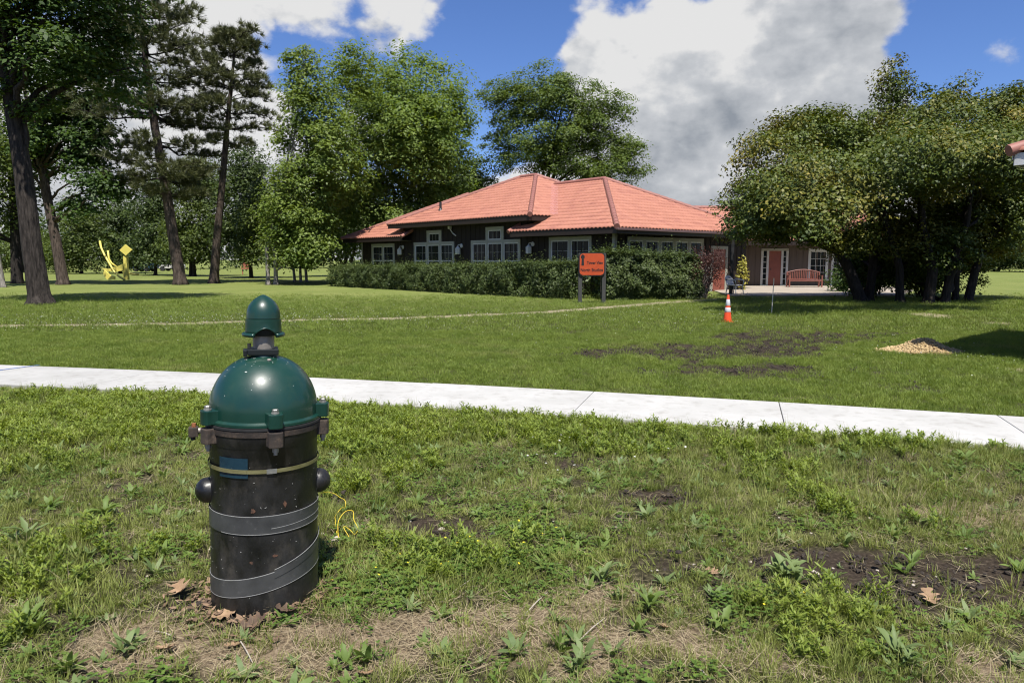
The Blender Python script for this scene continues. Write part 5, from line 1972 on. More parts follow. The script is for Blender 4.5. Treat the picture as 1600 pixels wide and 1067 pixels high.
    cl.box((-.070, -.062, zt + .003), (.064, .062, zt + .030))
    clamp = cl.build('neck_clamp', M['dark_paint'], r, bevel=.004)
    MB().box((-.088, -.055, zt - .002), (-.0705, .03, zt + .026)).build('clamp_ear', M['dark_paint'], clamp, bevel=.003)
    MB().tube([(-.062, -.045, zt + .035), (-.062, -.045, zt + .056)], .008, 8).build('clamp_bolt', M['rubber'], clamp)
    MB().lathe([(.047, zt + .01), (.047, zt + .12)], 40).build('vent_pipe', M['steel'], r, smooth=True, angle=rad(40))
    zc0 = 1.246
    # cap body as a grid with an arched opening in the lower edge
    segs = 72
    V, Fc = [], []
    prof = [(.0805, .012), (.0795, .03), (.079, .05), (.0785, .068), (.078, .080), (.0735, .0805), (.0735, .088), (.0745, .0885), (.0735, .098), (.0727, .112), (.0695, .128), (.062, .146), (.050, .162), (.035, .176), (.018, .187), (.006, .1925)]
    arch = lambda adeg: .036 * max(0, 1 - (adeg / 33.0) ** 2) ** .7
    for (rr, zz_) in prof:
        for k in range(segs):
            adeg = (k * 360 / segs + 180) % 360 - 180
            z = max(zz_, .012 + arch(((adeg - 6) + 180) % 360 - 180)) if zz_ < .06 else zz_
            V.append(D(rad(adeg)) * rr + Vector((0, 0, zc0 + z)))
    for i in range(len(prof) - 1):
        for k in range(segs):
            k2 = (k + 1) % segs
            Fc.append((i * segs + k, i * segs + k2, (i + 1) * segs + k2, (i + 1) * segs + k))
    top = len(V)
    V.append(Vector((0, 0, zc0 + .193)))
    Fc += [((len(prof) - 1) * segs + k, (len(prof) - 1) * segs + (k + 1) % segs, top) for k in range(segs)]
    cap = MB().add(V, Fc).build('vent_cap', M['green'], r, smooth=True, angle=rad(38))
    so = cap.modifiers.new('thick', 'SOLIDIFY')
    so.thickness = .006
    so.offset = -1
    # flared rim, open where the arch is
    pts = []
    for i in range(49):
        adeg = 40 + (i / 48) * (360 - 68)
        pts.append(D(rad(adeg)) * .0855 + Vector((0, 0, zc0 + .012)))
    MB().tube(pts, .0098, 8).build('cap_rim', M['green'], cap, smooth=True)
    MB().lathe([(.060, zc0 + .008), (.060, zc0 + .085)], 32).build('arch_shade', M['rubber'], cap, smooth=True)  # added dark sleeve that stands in for the shade inside the arch


build_well()


def wire():
    pts = [(500, 771, .0), (516, 769, .10), (530, 776, .12), (540, 790, .10), (532, 795, .06), (524, 815, .05), (531, 846, .01), (528, 830, .05), (533, 806, .1), (545, 797, .12), (553, 812, .10), (557, 832, .05), (545, 826, .05), (538, 822, .07), (545, 838, .03), (549, 848, .01)]
    P = []
    for x, y, h in pts:
        g = G(x, y, h)
        P.append(g)
    cu = bpy.data.curves.new('wire', 'CURVE')
    cu.dimensions = '3D'
    sp = cu.splines.new('BEZIER')
    sp.bezier_points.add(len(P) - 1)
    for b, p in zip(sp.bezier_points, P):
        b.co = p
        b.handle_left_type = b.handle_right_type = 'AUTO'
    cu.bevel_depth = .0019
    cu.bevel_resolution = 2
    o = bpy.data.objects.new('tmp', cu)
    COL.objects.link(o)
    me = bpy.data.meshes.new_from_object(o.evaluated_get(bpy.context.evaluated_depsgraph_get()))
    bpy.data.objects.remove(o)
    c = Vector(P[0])
    w = link('tracer_wire', me, M['wire'], None, True)
    tag(w, 'loose yellow wire looping in the grass right of the well casing', 'wire')


wire()

# ------------------------------------------------------------------ gravel heap
def build_gravel():
    nr = np.random.RandomState(8)
    c = G(1443, 549)
    V, F_ = [], []
    ico = bpy.data.meshes.new('tmp')
    bm = bmesh.new()
    bmesh.ops.create_icosphere(bm, subdivisions=1, radius=1.0)
    bv = np.array([v.co[:] for v in bm.verts])
    bf = np.array([[v.index for v in f.verts] for f in bm.faces])
    bm.free()
    N = 2600
    th = nr.rand(N) * 2 * math.pi
    rr = np.sqrt(nr.rand(N)) * 1.0
    x, y = rr * np.cos(th) * .62, rr * np.sin(th) * .48
    x = x - np.where(x < 0, .22 * nr.rand(N) ** 3, 0)
    hgt = np.clip(.23 * np.exp(-((x / .34) ** 2 + (y / .33) ** 2)), 0, None)
    s = .010 + .014 * nr.rand(N) ** 2
    z = hgt * np.sqrt(nr.rand(N) * .35 + .65) + s * .5
    Vs = (bv[None] * (1 + .25 * nr.normal(size=(N, len(bv), 1))) * s[:, None, None] * nr.uniform(.7, 1.3, (N, 1, 3))) + np.stack([x + c.x, y + c.y, z], 1)[:, None]
    Fs = bf[None] + (np.arange(N) * len(bv))[:, None, None]
    gm = leafmat('gravel_mat', (0.22, 0.145, 0.065), (0.50, 0.38, 0.20), trans=0.0, rough=.9)
    mesh = quads('gravel_heap', Vs.reshape(-1, 3), Fs.reshape(-1, 3), 3)
    o = link('gravel_heap', mesh, gm)
    tag(o, 'small heap of tan pea gravel on the lawn at right', 'gravel heap', kind='stuff')
    # the solid of the heap under its pebbles
    mb = MB()
    prof = [(1.0, 0)]
    n = 14
    V2, F2 = [], []
    for i in range(n):
        for k in range(28):
            a = 2 * math.pi * k / 28
            q = 1.05 * (i + 1) / n
            X_, Y_ = q * math.cos(a) * .62, q * math.sin(a) * .48
            V2.append((c.x + X_, c.y + Y_, .21 * math.exp(-((X_ / .34) ** 2 + (Y_ / .33) ** 2)) - .008))
    for i in range(n - 1):
        for k in range(28):
            F2.append((i * 28 + k, i * 28 + (k + 1) % 28, (i + 1) * 28 + (k + 1) % 28, (i + 1) * 28 + k))
    F2.append(tuple(range(28)))
    mb.add(V2, F2)
    mb.build('heap_core', pmat('sand_mat', (0.26, 0.18, 0.10), (0.42, 0.31, 0.19), scale=40, rough=.95), o)


build_gravel()

# ------------------------------------------------------------------ grass, weeds and litter
LIB = {}


def blade(V, F_, p, ang, L_, w, bend, lean, seg=3, fold=0):
    """one tapering blade: a bent strip"""
    d = Vector((math.cos(ang), math.sin(ang), 0))
    s = Vector((-d.y, d.x, 0))
    b = len(V)
    q = Vector(p)
    th = lean
    for i in range(seg + 1):
        t = i / seg
        ww = w * (1 - t ** 1.6) * (.75 + .5 * t) if fold == 0 else w * math.sin(math.pi * min(1, .12 + .88 * t)) ** .8
        if i == seg:
            V.append(tuple(q))
        else:
            V.append(tuple(q - s * ww * .5))
            V.append(tuple(q + s * ww * .5))
        q = q + (d * math.sin(th) + Vector((0, 0, math.cos(th)))) * (L_ / seg)
        th += bend / seg
    for i in range(seg - 1):
        a = b + 2 * i
        F_.append((a, a + 1, a + 3, a + 2))
    a = b + 2 * (seg - 1)
    F_.append((a, a + 1, a + 2))


def lib_mesh(kind, name, V, F_, mat):
    me = bpy.data.meshes.new(name)
    me.from_pydata(V, [], F_)
    me.materials.append(mat)
    me.update()
    o = bpy.data.objects.new(name, me)
    if kind not in LIB:
        LIB[kind] = bpy.data.collections.new(kind)
    LIB[kind].objects.link(o)
    return o


def grassmat(name, dark, light, dry=None, trans=.35, rough=.5):
    m = leafmat(name, dark, light, rough=rough * 1.1, trans=trans, nscale=1.6, accent=dry, acc=(.55, .85), spec=.3, ascale=1.2)
    return m


GM = {
    'lawn': grassmat('lawn_blade_mat', (0.098, 0.158, 0.022), (0.245, 0.305, 0.060), (0.31, 0.28, 0.12)),
    'rough': grassmat('rough_blade_mat', (0.100, 0.142, 0.024), (0.315, 0.340, 0.098), (0.40, 0.34, 0.18)),
    'dry': grassmat('dry_blade_mat', (0.20, 0.155, 0.085), (0.44, 0.37, 0.235), None, trans=.2, rough=.7),
    'weed': grassmat('weed_leaf_mat', (0.080, 0.140, 0.026), (0.190, 0.255, 0.066), None, trans=.32),
    'grey_weed': grassmat('grey_weed_leaf_mat', (0.092, 0.145, 0.044), (0.195, 0.250, 0.092), None, trans=.28),
    'lush': grassmat('lush_leaf_mat', (0.110, 0.170, 0.022), (0.280, 0.340, 0.062), None, trans=.38),
    'clover': grassmat('clover_leaf_mat', (0.058, 0.120, 0.020), (0.155, 0.225, 0.040), None, trans=.3),
}
M['flower_white'] = pmat('white_flower_mat', (0.7, 0.7, 0.62), (0.8, 0.8, 0.72), scale=40, rough=.9)
M['flower_yellow'] = pmat('yellow_flower_mat', (0.75, 0.55, 0.02), (0.8, 0.62, 0.03), scale=40, rough=.8)


def build_library():
    rng = random.Random(3)

    def tuft(kind, nm, mat, n, rad_, L0, L1, w, bend=(.2, 1.2), lean=(.05, .6), seg=3):
        V, F_ = [], []
        for _ in range(n):
            a, r_ = rng.uniform(0, 6.283), rad_ * math.sqrt(rng.random())
            an = a + rng.uniform(-1, 1)
            blade(V, F_, (r_ * math.cos(a), r_ * math.sin(a), -.004), an, rng.uniform(L0, L1), w * rng.uniform(.7, 1.25), rng.uniform(*bend), rng.uniform(*lean), seg)
        lib_mesh(kind, nm, V, F_, mat)
    for k in range(4):
        tuft('lawn_tufts', 'lawn_tuft_%d' % k, GM['lawn'], 34, .085, .030, .075, .0048, seg=2)
    for k in range(3):
        tuft('lawn_far_tufts', 'lawn_far_tuft_%d' % k, GM['lawn'], 26, .17, .035, .075, .012, seg=1, bend=(.1, .5), lean=(.2, .9))
    for k in range(5):
        tuft('rough_tufts', 'rough_tuft_%d' % k, GM['rough'], 24, .045, .035, .085 + .012 * k, .0050, seg=3)
    for k in range(3):
        tuft('tall_tufts', 'tall_tuft_%d' % k, GM['rough'], 22, .05, .14, .30, .0046, bend=(.1, .9), lean=(.0, .35), seg=4)
    for k in range(3):
        tuft('dry_tufts', 'dry_tuft_%d' % k, GM['dry'], 16, .05, .06, .20, .0030, bend=(.1, 1.0), lean=(.1, 1.0), seg=3)
    for k in range(4):                      # straw lying flat
        V, F_ = [], []
        for _ in range(13):
            a = rng.uniform(0, 6.283)
            p = (rng.uniform(-.09, .09), rng.uniform(-.09, .09), rng.uniform(.002, .022))
            blade(V, F_, p, a, rng.uniform(.04, .16), rng.uniform(.0015, .0040), rng.uniform(-.3, .3), rng.uniform(1.35, 1.62), 2)
        lib_mesh('straw_bits', 'straw_bit_%d' % k, V, F_, GM['dry'])
    for k in range(4):                      # lush shoots: upright stems with whorls of narrow leaves
        V, F_ = [], []
        for _ in range(6):
            a, r_ = rng.uniform(0, 6.283), .05 * math.sqrt(rng.random())
            h = rng.uniform(.040, .095)
            lx, ly = rng.uniform(-.25, .25) * h, rng.uniform(-.25, .25) * h
            x, y = r_ * math.cos(a), r_ * math.sin(a)
            blade(V, F_, (x, y, 0), math.atan2(ly, lx), h, .004, .05, math.atan2(math.hypot(lx, ly), h), 1)
            for j in range(4):
                t = .3 + .7 * j / 3
                for m_ in range(5):
                    an = rng.uniform(0, 6.283)
                    blade(V, F_, (x + lx * t, y + ly * t, h * t), an, rng.uniform(.018, .040), .0078, rng.uniform(.1, .8), rng.uniform(.5, 1.15), 2, 1)
        lib_mesh('lush_shoots', 'lush_shoot_%d' % k, V, F_, GM['lush'])
    for k in range(4):                      # clover and small creeping herbs
        V, F_ = [], []
        for _ in range(16):
            x, y, h = rng.uniform(-.07, .07), rng.uniform(-.07, .07), rng.uniform(.012, .045)
            a = rng.uniform(0, 6.28)
            for m_ in range(3):
                blade(V, F_, (x, y, h), a + m_ * 2.09, rng.uniform(.013, .021), .014, .2, rng.uniform(1.1, 1.5), 2, 1)
        lib_mesh('clover_mats', 'clover_mat_%d' % k, V, F_, GM['clover'])
    for k in range(5):                      # broad-leaved rosettes
        V, F_ = [], []
        n = rng.randint(7, 11)
        for j in range(n):
            a = 6.283 * j / n + rng.uniform(-.3, .3)
            L_ = rng.uniform(.06, .13)
            blade(V, F_, (.008 * math.cos(a), .008 * math.sin(a), .005), a, L_, L_ * rng.uniform(.2, .32), rng.uniform(.5, 1.2), rng.uniform(.35, .95), 5, 1)
        lib_mesh('rosettes', 'rosette_%d' % k, V, F_, GM['weed'] if k % 2 else GM['grey_weed'])
    cm = pmat('soil_clod_mat', (0.016, 0.012, 0.0085), (0.060, 0.046, 0.034), scale=60, rough=.95, bump=.5)
    for k in range(4):                      # crumbs and clods of soil
        V, F_ = [], []
        for _ in range(9):
            bm = bmesh.new()
            bmesh.ops.create_icosphere(bm, subdivisions=1, radius=1.0)
            sz = rng.uniform(.004, .016)
            ox, oy = rng.uniform(-.07, .07), rng.uniform(-.07, .07)
            b0 = len(V)
            for v in bm.verts:
                q = v.co * sz * rng.uniform(.6, 1.25)
                V.append((q.x + ox, q.y + oy, q.z * .7 + sz * .25))
            F_ += [tuple(v.index + b0 for v in f.verts) for f in bm.faces]
            bm.free()
        lib_mesh('soil_clods', 'soil_clod_%d' % k, V, F_, cm)
    V, F_ = [], []
    for j in range(10):
        a = 6.283 * j / 10
        blade(V, F_, (0, 0, .05), a, .010, .006, .2, .7 + .3 * (j % 2), 2, 1)
    lib_mesh('clover_flowers', 'clover_flower_0', V, F_, M['flower_white'])
    V, F_ = [], []
    for j in range(6):
        a = 6.283 * j / 6
        blade(V, F_, (0, 0, .045), a, .006, .005, .2, 1.0, 2, 1)
    lib_mesh('yellow_flowers', 'yellow_flower_0', V, F_, M['flower_yellow'])


build_library()


def scatter(name, label, cat, kind_lib, x, y, scl, nr, tilt=.25, z=None):
    N = len(x)
    n_lib = len(LIB[kind_lib].objects)
    me = bpy.data.meshes.new(name)
    me.vertices.add(N)
    zz_ = gz(x, y) if z is None else z
    me.vertices.foreach_set('co', np.stack([x, y, zz_], 1).astype(np.float32).ravel())
    a = me.attributes.new('rot', 'FLOAT_VECTOR', 'POINT')
    a.data.foreach_set('vector', np.stack([nr.normal(size=N) * tilt, nr.normal(size=N) * tilt, nr.rand(N) * 6.283], 1).astype(np.float32).ravel())
    a = me.attributes.new('scl', 'FLOAT', 'POINT')
    a.data.foreach_set('value', np.asarray(scl, dtype=np.float32) * np.ones(N, dtype=np.float32))
    a = me.attributes.new('pick', 'INT', 'POINT')
    a.data.foreach_set('value', nr.randint(0, n_lib, N).astype(np.int32))
    o = link(name, me)
    tag(o, label, cat, kind='stuff')
    ng = bpy.data.node_groups.new(name + '_scatter', 'GeometryNodeTree')
    ng.interface.new_socket('Geometry', in_out='INPUT', socket_type='NodeSocketGeometry')
    ng.interface.new_socket('Geometry', in_out='OUTPUT', socket_type='NodeSocketGeometry')
    gi = ng.nodes.new('NodeGroupInput')
    go = ng.nodes.new('NodeGroupOutput')
    ip = ng.nodes.new('GeometryNodeInstanceOnPoints')
    ci = ng.nodes.new('GeometryNodeCollectionInfo')
    ci.inputs['Collection'].default_value = LIB[kind_lib]
    ci.inputs['Separate Children'].default_value = True
    ci.inputs['Reset Children'].default_value = True
    ip.inputs['Pick Instance'].default_value = True

    def na(nm, t):
        n = ng.nodes.new('GeometryNodeInputNamedAttribute')
        n.data_type = t
        n.inputs['Name'].default_value = nm
        return n.outputs['Attribute']
    L = ng.links.new
    L(gi.outputs[0], ip.inputs['Points'])
    L(ci.outputs[0], ip.inputs['Instance'])
    L(na('pick', 'INT'), ip.inputs['Instance Index'])
    L(na('rot', 'FLOAT_VECTOR'), ip.inputs['Rotation'])
    L(na('scl', 'FLOAT'), ip.inputs['Scale'])
    L(ip.outputs[0], go.inputs[0])
    md = o.modifiers.new('scatter', 'NODES')
    md.node_group = ng
    return o


def sample(n, y0, y1, nr, x_extra=1.0, power=1.0):
    """ground points in the wedge that the camera sees, with even density per square metre"""
    out_x, out_y = [], []
    got = 0
    while got < n:
        y = y0 + (y1 - y0) * nr.rand(n * 2)
        w = .80 * y1 + x_extra
        x = (nr.rand(n * 2) * 2 - 1) * w
        k = (np.abs(x) < .80 * y + x_extra)
        if power != 1.0:
            k &= nr.rand(n * 2) < (y0 / y) ** power
        out_x.append(x[k])
        out_y.append(y[k])
        got += k.sum()
    return np.concatenate(out_x)[:n], np.concatenate(out_y)[:n]


def build_grass():
    nr = np.random.RandomState(12)

    def off_walk(x, y, m0=0.02, m1=0.03):
        sd = sw_dist(x, y)
        return (sd > m0) | (sd < -SW_W - m1)

    def not_well(x, y, r=.25):
        return np.hypot(x - WELL.x, y - WELL.y) > r
    # --- rough strip before the pavement
    x, y = sample(54000, 2.1, 10.6, nr)
    d, s, l, pa, pt_, near = fields(x, y)
    front = (sw_dist(x, y) < -SW_W + .02) & not_well(x, y)
    keep = front & (nr.rand(len(x)) < np.clip(.82 - .72 * d - .40 * s + .30 * l + 1.2 * (fbm(x, y, 3.2, 4, 31) - .5), .05, 1))
    sc = (.55 + .6 * nr.rand(len(x))) * (.75 + .5 * l)
    scatter('rough_grass', 'patchy green grass in the rough strip before the pavement', 'grass', 'rough_tufts', x[keep], y[keep], sc[keep], nr)
    x, y = sample(9000, 2.1, 10.6, nr)
    d, s, l, pa, pt_, near = fields(x, y)
    k = (sw_dist(x, y) < -SW_W - .02) & not_well(x, y)
    tallf = blobs(x, y, [(1300, 770, 170, 40, .9), (1540, 780, 120, 40, .9), (1100, 700, 200, 16, .35), (600, 780, 100, 30, .35), (1150, 790, 100, 20, .4), (480, 830, 40, 40, .3)], 22)
    k &= nr.rand(len(x)) < np.clip(tallf * .55 - d * .4, .0, .6)
    scatter('tall_grass', 'taller meadow grass at the right of the rough strip', 'grass', 'tall_tufts', x[k], y[k], .5 + .45 * nr.rand(k.sum()), nr)
    x, y = sample(20000, 2.1, 9, nr)
    d, s, l, pa, pt_, near = fields(x, y)
    k = (sw_dist(x, y) < -SW_W - .05) & not_well(x, y, .24) & (nr.rand(len(x)) < np.clip(.16 + .70 * s - .12 * d - .3 * l, .02, 1))
    scatter('straw_litter', 'dead straw and thatch lying between the green tufts', 'straw', 'straw_bits', x[k], y[k], .6 + .7 * nr.rand(k.sum()), nr, tilt=.08)
    x, y = sample(5000, 2.1, 9, nr)
    d, s, l, pa, pt_, near = fields(x, y)
    dry = blobs(x, y, [(1530, 780, 130, 40, .9), (1350, 790, 90, 25, .4)], 25)
    k = (sw_dist(x, y) < -SW_W - .05) & not_well(x, y, .27) & (nr.rand(len(x)) < np.clip(.10 + .35 * s + .6 * dry - .3 * d, 0, 1))
    scatter('dry_grass', 'standing dry blades among the rough grass', 'grass', 'dry_tufts', x[k], y[k], .45 + .6 * nr.rand(k.sum()), nr)
    x, y = sample(42000, 2.1, 11.2, nr)
    d, s, l, pa, pt_, near = fields(x, y)
    k = (sw_dist(x, y) < -SW_W + .03) & not_well(x, y, .3) & (nr.rand(len(x)) < np.clip(.95 * (l - .18) - .8 * d - .3 * s + .8 * (fbm(x, y, 2.6, 4, 41) - .47), .0, .8))
    scatter('leafy_ground_cover', 'lush leafy shoots growing thickly along the pavement edge', 'ground cover', 'lush_shoots', x[k], y[k], .6 + .7 * nr.rand(k.sum()), nr, tilt=.15)
    x, y = sample(16000, 2.1, 8, nr)
    d, s, l, pa, pt_, near = fields(x, y)
    c = blobs(x, y, CLOVER, 23)
    k = (sw_dist(x, y) < -SW_W - .05) & not_well(x, y, .26) & (nr.rand(len(x)) < np.clip(.9 * c - .5 * d + .22 * (near - s) * (fbm(x, y, 2.6, 3, 51) > .48), 0, 1))
    scatter('clover_patch', 'low dark green clover mat with tiny yellow flowers', 'clover', 'clover_mats', x[k], y[k], .6 + .5 * nr.rand(k.sum()), nr, tilt=.1)
    k2 = np.where(k)[0][::7]
    k2 = k2[c[k2] > .35]
    scatter('yellow_clover_flowers', 'tiny yellow flowers dotted over the clover mat', 'flowers', 'yellow_flowers', x[k2], y[k2], .9 + .7 * nr.rand(len(k2)), nr)
    x, y = sample(6400, 2.1, 8.6, nr)
    d, s, l, pa, pt_, near = fields(x, y)
    k = (sw_dist(x, y) < -SW_W - .12) & not_well(x, y, .33) & (nr.rand(len(x)) < np.clip(.42 - .3 * d + .2 * l, 0, 1))
    scatter('weed_rosettes', 'small broad-leaved weeds spread through the rough strip', 'weeds', 'rosettes', x[k], y[k], .28 + .62 * nr.rand(k.sum()) ** 2.0, nr, tilt=.2)
    x, y = sample(2600, 5, 11, nr)
    sd = sw_dist(x, y)
    k = (sd < -SW_W + .06) & (sd > -SW_W - .30) & (nr.rand(len(x)) < .45 + .5 * sstep(1, 4, x))
    scatter('edge_stalks', 'sparse taller blades standing along the near pavement edge', 'grass', 'tall_tufts', x[k], y[k], .30 + .40 * nr.rand(k.sum()), nr, tilt=.2)
    # --- mown lawn beyond the pavement
    x, y = sample(46000, 6.2, 15.5, nr, 1.5)
    d, s, l, pa, pt_, near = fields(x, y)
    hc_ = G(1443, 549)
    heap = np.hypot((x - hc_.x) / .72, (y - hc_.y) / .5) > 1
    k = (sw_dist(x, y) > -.05 + .16 * fbm(x, y, 5, 3, 61)) & heap & (nr.rand(len(x)) < np.clip(1 - .98 * d - .8 * pa - .8 * pt_, .04, 1))
    scatter('lawn', 'mown green lawn beyond the pavement', 'grass', 'lawn_tufts', x[k], y[k], .65 + .55 * nr.rand(k.sum()), nr)
    x, y = sample(5000, 6.2, 12, nr, 1.5)
    sd = sw_dist(x, y)
    k = (sd > .02) & (sd < .7) & (nr.rand(len(x)) < .55 * np.exp(-sd / .3))
    scatter('edge_weeds', 'leafy weeds fringing the far edge of the pavement', 'ground cover', 'lush_shoots', x[k], y[k], .4 + .4 * nr.rand(k.sum()), nr, tilt=.15)
    x, y = sample(48000, 15.2, 33, nr, 2)
    d, s, l, pa, pt_, near = fields(x, y)
    k = (nr.rand(len(x)) < np.clip((1 - d - .9 * pa - 1.2 * pt_) * sstep(34, 19, y), .01, 1)) & ~((x > 9.3) & (x < 17.5) & (y > 30.2))
    scatter('lawn_grass', 'mown lawn stretching back to the hedge and trees', 'grass', 'lawn_far_tufts', x[k], y[k], .8 + .6 * nr.rand(k.sum()), nr)
    # white clover heads
    x, y = sample(15000, 9, 24, nr, 2)
    cf = blobs(x, y, [(150, 500, 260, 12, .8), (450, 497, 250, 12, .8), (900, 500, 200, 14, .35), (1080, 490, 100, 12, .5), (1500, 560, 120, 30, .3), (700, 640, 60, 5, .2)], 33)
    k = (sw_dist(x, y) > .4) & (nr.rand(len(x)) < np.clip(cf * .75, 0, 1))
    scatter('white_clover_flowers', 'white clover flower heads sprinkled over the lawn', 'flowers', 'clover_flowers', x[k], y[k], .9 + .6 * nr.rand(k.sum()), nr)
    x, y = sample(300, 5, 8, nr, 1)
    k = (sw_dist(x, y) < -SW_W - .1) & (np.abs(x - .9) < .9)
    scatter('daisy_flowers', 'small white flowers near the pavement edge', 'flowers', 'clover_flowers', x[k][:26], y[k][:26], .9 + .6 * nr.rand(len(x[k][:26])), nr)
    x, y = sample(26000, 2.1, 15, nr)
    d, s, l, pa, pt_, near = fields(x, y)
    k = off_walk(x, y, .15, .1) & not_well(x, y, .27) & (nr.rand(len(x)) < np.clip(d - .15, 0, 1))
    scatter('soil_crumbs', 'dark crumbs and clods on the bare soil patches', 'soil', 'soil_clods', x[k], y[k], .5 + .9 * nr.rand(k.sum()) ** 2, nr, tilt=.3)
    # tall seed stalks by the cone
    pts = [G(px, py) for px, py in ((1148, 488), (1155, 487), (1162, 486), (1172, 489), (1152, 490), (1212, 487), (1220, 488), (1228, 488), (1215, 489), (1160, 489))]
    scatter('seed_stalks', 'thin tall grass stalks left and right of the stake', 'grass', 'tall_tufts', np.array([p.x for p in pts]), np.array([p.y for p in pts]), 1.3 + .5 * nr.rand(len(pts)), nr, tilt=.05)


build_grass()


# ---- single large weeds one can point at
def big_weed(label, px, py, size, seed, mat, n=9, upright=.55, width=.26, name='broadleaf_weed', stems=1):
    c = G(px, py)
    r = empty(name, (c.x, c.y, float(gz(np.array([c.x]), np.array([c.y]))[0])))
    tag(r, label, 'weed', 'broad-leaved weeds in the rough strip')
    rng = random.Random(seed)
    for s in range(stems):
        bx, by = (rng.uniform(-.6, .6) * size, rng.uniform(-.5, .5) * size) if s else (0, 0)
        k = 1.0 if s == 0 else rng.uniform(.55, .95)
        for j in range(n):
            V, F_ = [], []
            a = 6.283 * j / n + rng.uniform(-.35, .35)
            L_ = .82 * size * k * rng.uniform(.55, 1.1)
            h = rng.uniform(0, .25) * size
            # a leaf with a mid-rib fold: two mirrored half strips
            seg = 7
            d = Vector((math.cos(a), math.sin(a), 0))
            sd = Vector((-d.y, d.x, 0))
            q = Vector((bx, by, h)) + d * .006
            th = rng.uniform(.25, .25 + upright)
            bend = rng.uniform(.6, 1.3)
            wv = L_ * width * rng.uniform(.8, 1.2)
            for i in range(seg + 1):
                t = i / seg
                w = wv * math.sin(math.pi * min(1, .10 + .90 * t)) ** .9 * (1 + .28 * math.sin(t * 17 + seed))
                up = Vector((0, 0, 1)) * w * .28
                V += [tuple(q - sd * w * .5 + up), tuple(q), tuple(q + sd * w * .5 + up)]
                q = q + (d * math.sin(th) + Vector((0, 0, math.cos(th)))) * (L_ / seg)
                th += bend / seg
            for i in range(seg):
                b = i * 3
                F_ += [(b, b + 1, b + 4, b + 3), (b + 1, b + 2, b + 5, b + 4)]
            me = bpy.data.meshes.new('leaf')
            me.from_pydata(V, [], F_)
            link('leaf', me, mat, r, True)
    return r


W1, W2_ = GM['weed'], GM['grey_weed']
for args in (
    ('pale dandelion-like rosette standing in straw at centre right', 940, 912, .16, 1, W2_, 9, .4),
    ('dark leafy weed right of the straw patch beneath the pale rosette', 1015, 950, .13, 2, W1, 9, .5),
    ('weed clump in the middle of the dark soil strip, largest there', 1225, 905, .17, 3, W2_, 10, .5, .24, 'broadleaf_weed', 4),
    ('curly leaved dock at lower right', 1130, 985, .13, 4, W1, 10, .7, .34, 'broadleaf_weed', 2),
    ('bright dock weed left of the well casing', 165, 808, .15, 5, W1, 9, .6, .3, 'broadleaf_weed', 1),
    ('weed with long leaves at the left edge, upper of two', 45, 850, .17, 6, W2_, 9, .5, .25, 'broadleaf_weed', 2),
    ('weed clump at the lower left corner', 40, 985, .16, 7, W1, 10, .5, .27, 'broadleaf_weed', 3),
    ('weed rosette at the bottom edge below the casing on its right', 540, 1040, .10, 8, W1, 9, .6, .25, 'broadleaf_weed', 2),
    ('grey green weed at the bottom edge near the lower right corner', 1400, 1030, .15, 9, W2_, 10, .6, .25, 'broadleaf_weed', 3),
    ('small weed growing at the left foot of the casing', 300, 880, .09, 10, W1, 8, .5, .3, 'broadleaf_weed', 1),
    ('leafy weed left of the bottom centre', 640, 880, .09, 11, W1, 8, .6, .28, 'broadleaf_weed', 1),
    ('upright weed in front of the soil at the far right', 1425, 885, .12, 12, W1, 8, .35, .26, 'broadleaf_weed', 1),
    ('thistle-like weed at the bottom right of centre', 905, 1045, .11, 13, W2_, 9, .5, .22, 'broadleaf_weed', 2),
    ('round-leaved burdock by the pavement at the right edge', 1553, 707, .16, 14, W1, 6, .6, .5, 'broadleaf_weed', 1),
    ('weed among grass mid-way between casing and soil strip', 600, 770, .12, 15, W1, 9, .5, .22, 'broadleaf_weed', 2),
):
    big_weed(*args)

# single dandelion flower
c = G(1437, 712)
r = empty('dandelion', (c.x, c.y, 0))
tag(r, 'single yellow dandelion flower near the pavement at right', 'flower')
MB().tube([(0, 0, 0), (.01, 0, .06), (.012, 0, .11)], .003, 6).build('stem', GM['weed'], r)
V, F_ = [], []
rng = random.Random(1)
for j in range(34):
    blade(V, F_, (.012, 0, .11), rng.uniform(0, 6.28), .018, .005, .2, rng.uniform(.2, 1.4), 2, 1)
me = bpy.data.meshes.new('flower_head')
me.from_pydata(V, [], F_)
link('flower_head', me, M['flower_yellow'], r)

# ---- dry oak leaves, bark litter and stones round the casing
M['dry_leaf'] = pmat('dry_leaf_mat', (0.19, 0.115, 0.06), (0.33, 0.22, 0.13), scale=20, rough=.8)
M['dry_leaf_dark'] = pmat('dark_dry_leaf_mat', (0.045, 0.027, 0.016), (0.115, 0.072, 0.043), scale=20, rough=.8)
M['stone'] = pmat('stone_mat', (0.30, 0.26, 0.21), (0.48, 0.43, 0.36), scale=9, rough=.9, bump=.3)


